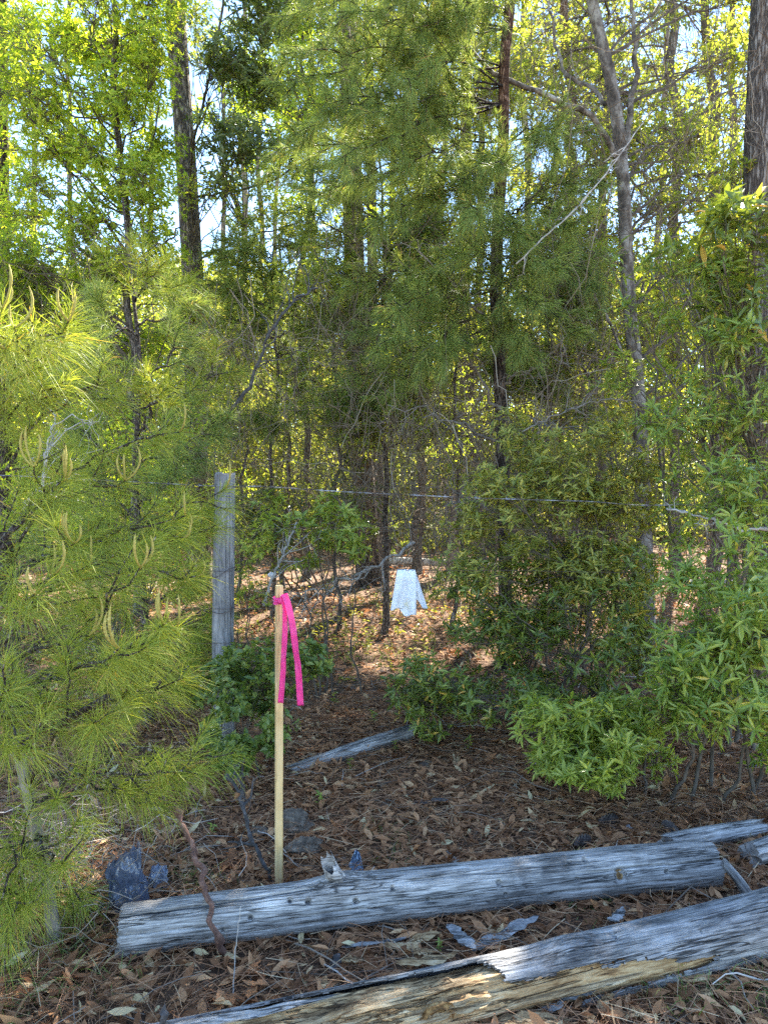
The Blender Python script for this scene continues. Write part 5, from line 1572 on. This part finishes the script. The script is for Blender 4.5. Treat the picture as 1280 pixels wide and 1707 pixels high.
# ----------------------------------------------------------------------------
# fence
# ----------------------------------------------------------------------------
FD = 4.25
PB = A(*P(373, 1240, FD)[:2], 0)
def fence():
    H = P(373, 790, FD)[2]
    nl, na = 180, 72
    V = log_surface(H + .3, .064, .058, nl, na, 61, .07, .008, [(.3, H + .3, 200, 206, .012, .03), (.2, 1.2, 150, 152, .006, .03), (.8, H + .3, 240, 236, .006, .03), (.9, H + .31, 170, 172, .006, .03)])
    V[-1, :, 0] += .012 * vnoise(np.stack([V[-1, :, 1] * 50, V[-1, :, 2] * 50, V[-1, :, 2] * 0], -1), 3)
    mb = MB().add((V.reshape(-1, 3), [grid_faces(nl, na)]), 0)
    mb.add(end_cap(V, nl - 1, 62, 1, 8, flip=True), 1)
    o = mb.build('fence_post', [M['post'], M['log_end']], None, A(0, 0, 0), smooth=True)
    x = nrm(A(.012, 0, 1)); y = A(0, 1, 0); z = np.cross(x, y)
    b = PB - A(0, 0, .3)
    o.matrix_world = Matrix(((x[0], y[0], z[0], b[0]), (x[1], y[1], z[1], b[1]), (x[2], y[2], z[2], b[2]), (0, 0, 0, 1)))
    tag(o, 'weathered grey round fence post left of the pink tape, half hidden by needles', 'post')
    # barbed strand
    yb = FD - .07
    x0, x1 = P(-60, 790, yb), P(1330, 858, yb + .0)
    K = 400
    tt = np.linspace(0, 1, K)[:, None]
    a = P(373, 806, yb)
    b = P(1330, 850, yb)
    ln = np.concatenate([P(-80, 790, yb) + (a - P(-80, 790, yb)) * tt[:120] / tt[119], (a + (b - a) * tt)[1:]])
    q_ = np.linspace(0, 1, len(ln))
    ln[:, 2] += -.016 * np.sin(q_ * PI) + .007 * vnoise(np.stack([q_ * 14, q_ * 0, q_ * 0], -1), 6)
    ph = np.linspace(0, 2 * PI * 70, len(ln))
    t = thing('barbed_wire', a, 'galvanised barbed wire strand stretched from the fence post to the right bushes', 'wire')
    ln = resample(ln, 1600)
    ph = np.linspace(0, 2 * PI * 75, 1600)
    for s in (0, PI):
        c = ln + np.stack([0 * ph, np.cos(ph + s) * .0018, np.sin(ph + s) * .0018], -1)
        MB().add(tubes(c[None], np.full((1, 1600), .0015), 5)).build('strand', M['wire'], t, smooth=True)
    for k in range(60, 1600, 58):
        c = ln[k]
        mb = MB()
        e = np.array([c + A(.003, -.002, .014), c + A(-.003, .002, -.014)])
        mb.add(tubes(lines(e[:1], e[1:], 3, 0), np.array([[.0005, .0016, .0005]]), 5))
        e = np.array([c + A(.006, .012, .006), c + A(.006, -.012, -.006)])
        mb.add(tubes(lines(e[:1], e[1:], 3, 0), np.array([[.0005, .0016, .0005]]), 5))
        u = np.linspace(0, 4 * PI, 20)
        co = c + np.stack([np.linspace(-.006, .006, 20), np.cos(u) * .0035, np.sin(u) * .0035], -1)
        mb.add(tubes(co[None], np.full((1, 20), .0012), 4))
        mb.build('barb', M['wire'], t)
    # woven field fence: horizontals and stays
    yw = FD - .075
    t = thing('woven_wire_fence', A(PB[0], yw, 0), 'thin rusty woven wire fence mesh hung below the barbed wire', 'fence')
    xl, xr = P(-90, 800, yw)[0], P(1340, 800, yw)[0]
    for z in (.10, .26, .43, .62, .82, 1.035, 1.27):
        n = 60
        xx = np.linspace(xl, xr, n)
        zz = z + .008 * vnoise(np.stack([xx * 1.3, xx * 0 + z * 9, xx * 0], -1), 7) - .006 * np.sin((xx - xl) * 2.1)
        MB().add(tubes(np.stack([xx, np.full(n, yw), zz], -1)[None], np.full((1, n), .0013), 5)).build('line_wire', M['rust'], t, smooth=True)
    for x in np.arange(xl + .1, xr, .30):
        zz = np.linspace(.10, 1.27, 20)
        MB().add(tubes(np.stack([x + .006 * vnoise(np.stack([zz * 4, zz * 0 + x, zz * 0], -1), 8), np.full(20, yw - .002), zz], -1)[None], np.full((1, 20), .0011), 5)).build('stay_wire', M['rust'], t, smooth=True)
    # tie wires round the post
    for z in (.50, .80, 1.02, 1.27):
        u = np.linspace(0, 2 * PI, 40)
        c = PB + np.stack([.070 * np.cos(u) + .014 * z, .070 * np.sin(u), z + .012 * np.sin(u * 2 + z * 9) + .02 * np.cos(u)], -1)
        MB().add(tubes(c[None], np.full((1, 40), .0018), 5)).build('tie_wire', M['rust'], t, smooth=True)
fence()

def cloth():
    yw = FD - .075
    cx, cz = P(677, 945, yw)[0], 1.037
    o_base = A(cx, yw, cz)
    nu, nv = 40, 60
    u = np.linspace(-1, 1, nu)[None]; v = np.linspace(0, 1, nv)[:, None]
    def sheet(w0, w1, ln, lean, front, ph, hem):
        wid = w0 + (w1 - w0) * v ** .8
        x = u * wid / 2 + lean * v + 0 * u
        length = ln * (1 + hem * np.sin(u * 2.2 + ph) + .04 * np.sin(u * 6 + ph * 2))
        z = -v * length
        y = front * (.004 + .014 * np.minimum(v * 6, 1)) + .017 * np.sin(u * 3.6 + ph + v * 1.9) * np.minimum(v * 1.8 + .15, 1) + .004 * np.sin(u * 9 + v * 4 + ph) + .004 * fbm(np.stack([u * 3 + 0 * v, v * 5 + 0 * u, 0 * u * v + ph], -1), 3, 12)
        over = np.clip(1 - v / .04, 0, 1)
        y = y * (1 - over); z = z + .004 * over
        y = y * np.ones_like(u); z = z * np.ones_like(u)
        return np.stack([x, y, z], -1)
    i = np.arange(nv - 1)[:, None]; j = np.arange(nu - 1)[None]
    q = np.stack([i * nu + j, (i + 1) * nu + j, (i + 1) * nu + j + 1, i * nu + j + 1], -1).reshape(-1, 4)
    mb = MB()
    mb.add(((sheet(.100, .145, .235, -.016, -1, .4, .09) + o_base).reshape(-1, 3), [q]))
    mb.add(((sheet(.100, .13, .20, .060, 1, 2.2, -.16) + o_base).reshape(-1, 3), [q]))
    o = mb.build('cloth', M['cloth'], None, o_base, smooth=True)
    m = o.modifiers.new('thick', 'SOLIDIFY'); m.thickness = .0025
    tag(o, 'white folded rag with a yellow stain draped over the wire fence', 'cloth')
cloth()

# ----------------------------------------------------------------------------
# rubbish, stones, cones
# ----------------------------------------------------------------------------
def rock(name, label, cat, c, size, mat, seed, facets=16, rough=.10, nu=64, nv=44):
    r_ = np.random.default_rng(seed)
    u = np.arange(nu) / nu * 2 * PI
    v = np.linspace(.02, PI - .02, nv)
    d = np.stack([np.sin(v)[:, None] * np.cos(u), np.sin(v)[:, None] * np.sin(u), np.cos(v)[:, None] * np.ones(nu)], -1)
    facets = facets * 2 if facets > 10 else facets
    rough = rough * 2 if facets > 10 else rough
    nn = nrm(r_.normal(size=(facets, 3)))
    h = r_.uniform(.7, 1.0, facets)
    dots = np.maximum(np.einsum('ijk,lk->ijl', d, nn), .05)
    r = np.minimum((h / dots).min(-1), 1.25)
    r = r * (1 + rough * fbm(d * 3, 4, seed) + rough * .5 * fbm(d * 11, 3, seed + 2))
    V = d * r[..., None] * A(*size) * .5 + c
    b = np.array(c, float).copy(); b[2] = 0
    o = MB().add((V.reshape(-1, 3), [grid_faces(nv, nu)])).build(name, M[mat], None, b)
    return tag(o, label, cat)
def film(name, label, cat, c, w, h, dpt, mat, seed, lean=.0, top=.45, n=64):
    """crumpled thin film standing on the ground: a folded sheet with sharp creases, front and back"""
    r_ = np.random.default_rng(seed)
    a = np.linspace(0, 2 * PI, n + 1)[:-1]
    v = np.linspace(0, 1, n)
    U, Vv = np.meshgrid(a, v)
    k = np.stack([np.cos(U) * 1.6, np.sin(U) * 1.6, Vv * 2.2], -1)
    cr = np.zeros_like(U)
    for f in range(18):
        q = nrm(r_.normal(size=3)); o_ = r_.uniform(-1, 1)
        cr += r_.uniform(.04, .20) * np.abs(((k @ q + o_) % .9) - .45)
    wid = (1 - (1 - top) * Vv ** .9) * (.45 + .8 * cr) + .10 * fbm(k * 1.2, 3, seed)
    hh = h * (1 - .28 * (.5 + .5 * np.sin(U * 1.0 + seed))) * (1 + .12 * fbm(np.stack([np.cos(U) * 3, np.sin(U) * 3, U * 0], -1), 3, seed + 1))
    x = np.cos(U) * wid * w / 2 + lean * Vv
    y = np.sin(U) * wid * dpt / 2 + .02 * fbm(k * 2, 2, seed + 4)
    P3 = np.stack([x, y, Vv * hh], -1) + c
    o = MB().add((P3.reshape(-1, 3), [grid_faces(n, n)])).build(name, M[mat], None, c)
    return tag(o, label, cat)
q = G(216, 1522)
film('plastic_bag', 'crumpled greyish blue plastic bag beside the left end of the intact log', 'bag', q + A(-.008, .03, .0), .165, .235, .10, 'bag', 407, -.02, .8, 90)
q = G(262, 1478)
film('food_wrapper', 'small shiny crumpled wrapper right of the plastic bag', 'wrapper', q + A(0, .0, .0), .09, .095, .05, 'foil', 402, .01, .7, 44)
q = G(592, 1452)
film('plastic_shard', 'pale blue bit of plastic on the leaves behind the branch stub', 'plastic', q + A(0, .01, 0), .085, .085, .035, 'shard', 403, .01, .25, 40)
q = G(1262, 1282)
rock('plastic_shard', 'small white scrap on the ground near the right edge', 'plastic', q + A(0, 0, .015), (.05, .03, .03), 'white_stone', 404, 8)
q = P(452, 958, 5.0)
rock('plastic_shard', 'tiny white scrap caught in the twigs right of the fence post', 'plastic', q, (.035, .02, .03), 'white_stone', 405, 8)
for k, (px, py, s, mt, lab) in enumerate([(508, 1424, (.20, .14, .11), 'stone', 'grey lichened stone right of the stake base'), (486, 1385, (.19, .14, .17), 'stone', 'taller dark grey stone behind the stake'),
                                          (430, 1395, (.12, .1, .06), 'stone', 'flat stone left of the stake'), (560, 1440, (.10, .07, .04), 'stone', 'low flat stone just left of the blue plastic bit'),
                                          (710, 1280, (.12, .09, .05), 'stone', 'small grey stone in the leaves far behind the intact log'), (1050, 1385, (.05, .04, .03), 'white_stone', 'pale pebble lying near the pine cones')]):
    q = G(px, py)
    rock('stone', lab, 'stone', q + A(0, .03, s[2] * .12), (s[0] * .8, s[1] * .9, s[2] * .8), mt, 420 + k)

def cone(px, py, label, rot):
    q = G(px, py)
    t = thing('pine_cone', q, label, 'pine cone')
    mb = MB()
    n = 90
    k = np.arange(n)
    f = k / n
    ang = k * 2.39996
    ax = A(math.cos(rot), math.sin(rot), .1)
    e1 = nrm(np.cross(ax, A(0, 0, 1))); e2 = np.cross(e1, ax)
    rr = .020 * np.sin(np.clip(.18 + f * .8, 0, 1) * PI) ** .8
    c = q + A(0, 0, .025) + np.outer(f * .085 - .04, ax)
    rad = np.cos(ang)[:, None] * e1 + np.sin(ang)[:, None] * e2
    d = nrm(rad + ax * .55)
    mb.add(leaves(c + rad * rr[:, None] * .3, d, nrm(ax - rad * .5), rr * 1.1 + .006, .013, True, -.2, .15))
    mb.add(tubes((q + A(0, 0, .025) + np.outer(np.linspace(-.045, .04, 6), ax))[None], np.array([[.006, .012, .014, .012, .008, .003]]), 8))
    mb.build('scale_cluster', M['cone'], t)
cone(1012, 1375, 'dark open pine cone on the leaves below the lime bush', .2)
cone(968, 1412, 'dark pine cone close behind the intact log, right half', .5)
cone(1118, 1560 - 170, 'pine cone lying right of the other two cones', 2.0)

# ----------------------------------------------------------------------------
# light, sky, camera
# ----------------------------------------------------------------------------
sd = Vector(SUN)
L = bpy.data.lights.new('sun', 'SUN')
L.energy = 5.0
L.angle = math.radians(.5)
L.color = (1, .93, .80)
lo = bpy.data.objects.new('sun', L)
COL.objects.link(lo)
lo.rotation_euler = sd.to_track_quat('Z', 'Y').to_euler()

w = bpy.data.worlds.new('World')
sc.world = w
w.use_nodes = True
nt = w.node_tree
bg = nt.nodes['Background']
sky = nt.nodes.new('ShaderNodeTexSky')
sky.sky_type = 'NISHITA'
sky.sun_disc = False
sky.sun_elevation = SUN_EL
sky.sun_rotation = SUN_AZ
sky.air_density = 1.0
sky.dust_density = 0.0
sky.ozone_density = 2.5
nt.links.new(sky.outputs[0], bg.inputs[0])
bg.inputs[1].default_value = .095

cam = bpy.data.cameras.new('camera')
cam.sensor_fit = 'VERTICAL'
cam.sensor_height = 36
cam.lens = 36 * FPX / 1707
cam.clip_end = 2000
cam.clip_start = .05
co = bpy.data.objects.new('camera', cam)
COL.objects.link(co)
co.location = (0, 0, CAM_H)
co.rotation_euler = (PI / 2 - PITCH, 0, 0)
sc.camera = co

sc.view_settings.view_transform = 'Standard'
sc.view_settings.look = 'None'
sc.view_settings.gamma = 1
sc.view_settings.exposure = 2.9
sc.render.engine = 'CYCLES'
sc.cycles.max_bounces = 7
sc.cycles.diffuse_bounces = 4
sc.cycles.glossy_bounces = 2
sc.cycles.transmission_bounces = 4
sc.cycles.transparent_max_bounces = 8
sc.cycles.use_denoising = False
sc.cycles.use_adaptive_sampling = True
sc.cycles.adaptive_threshold = .01
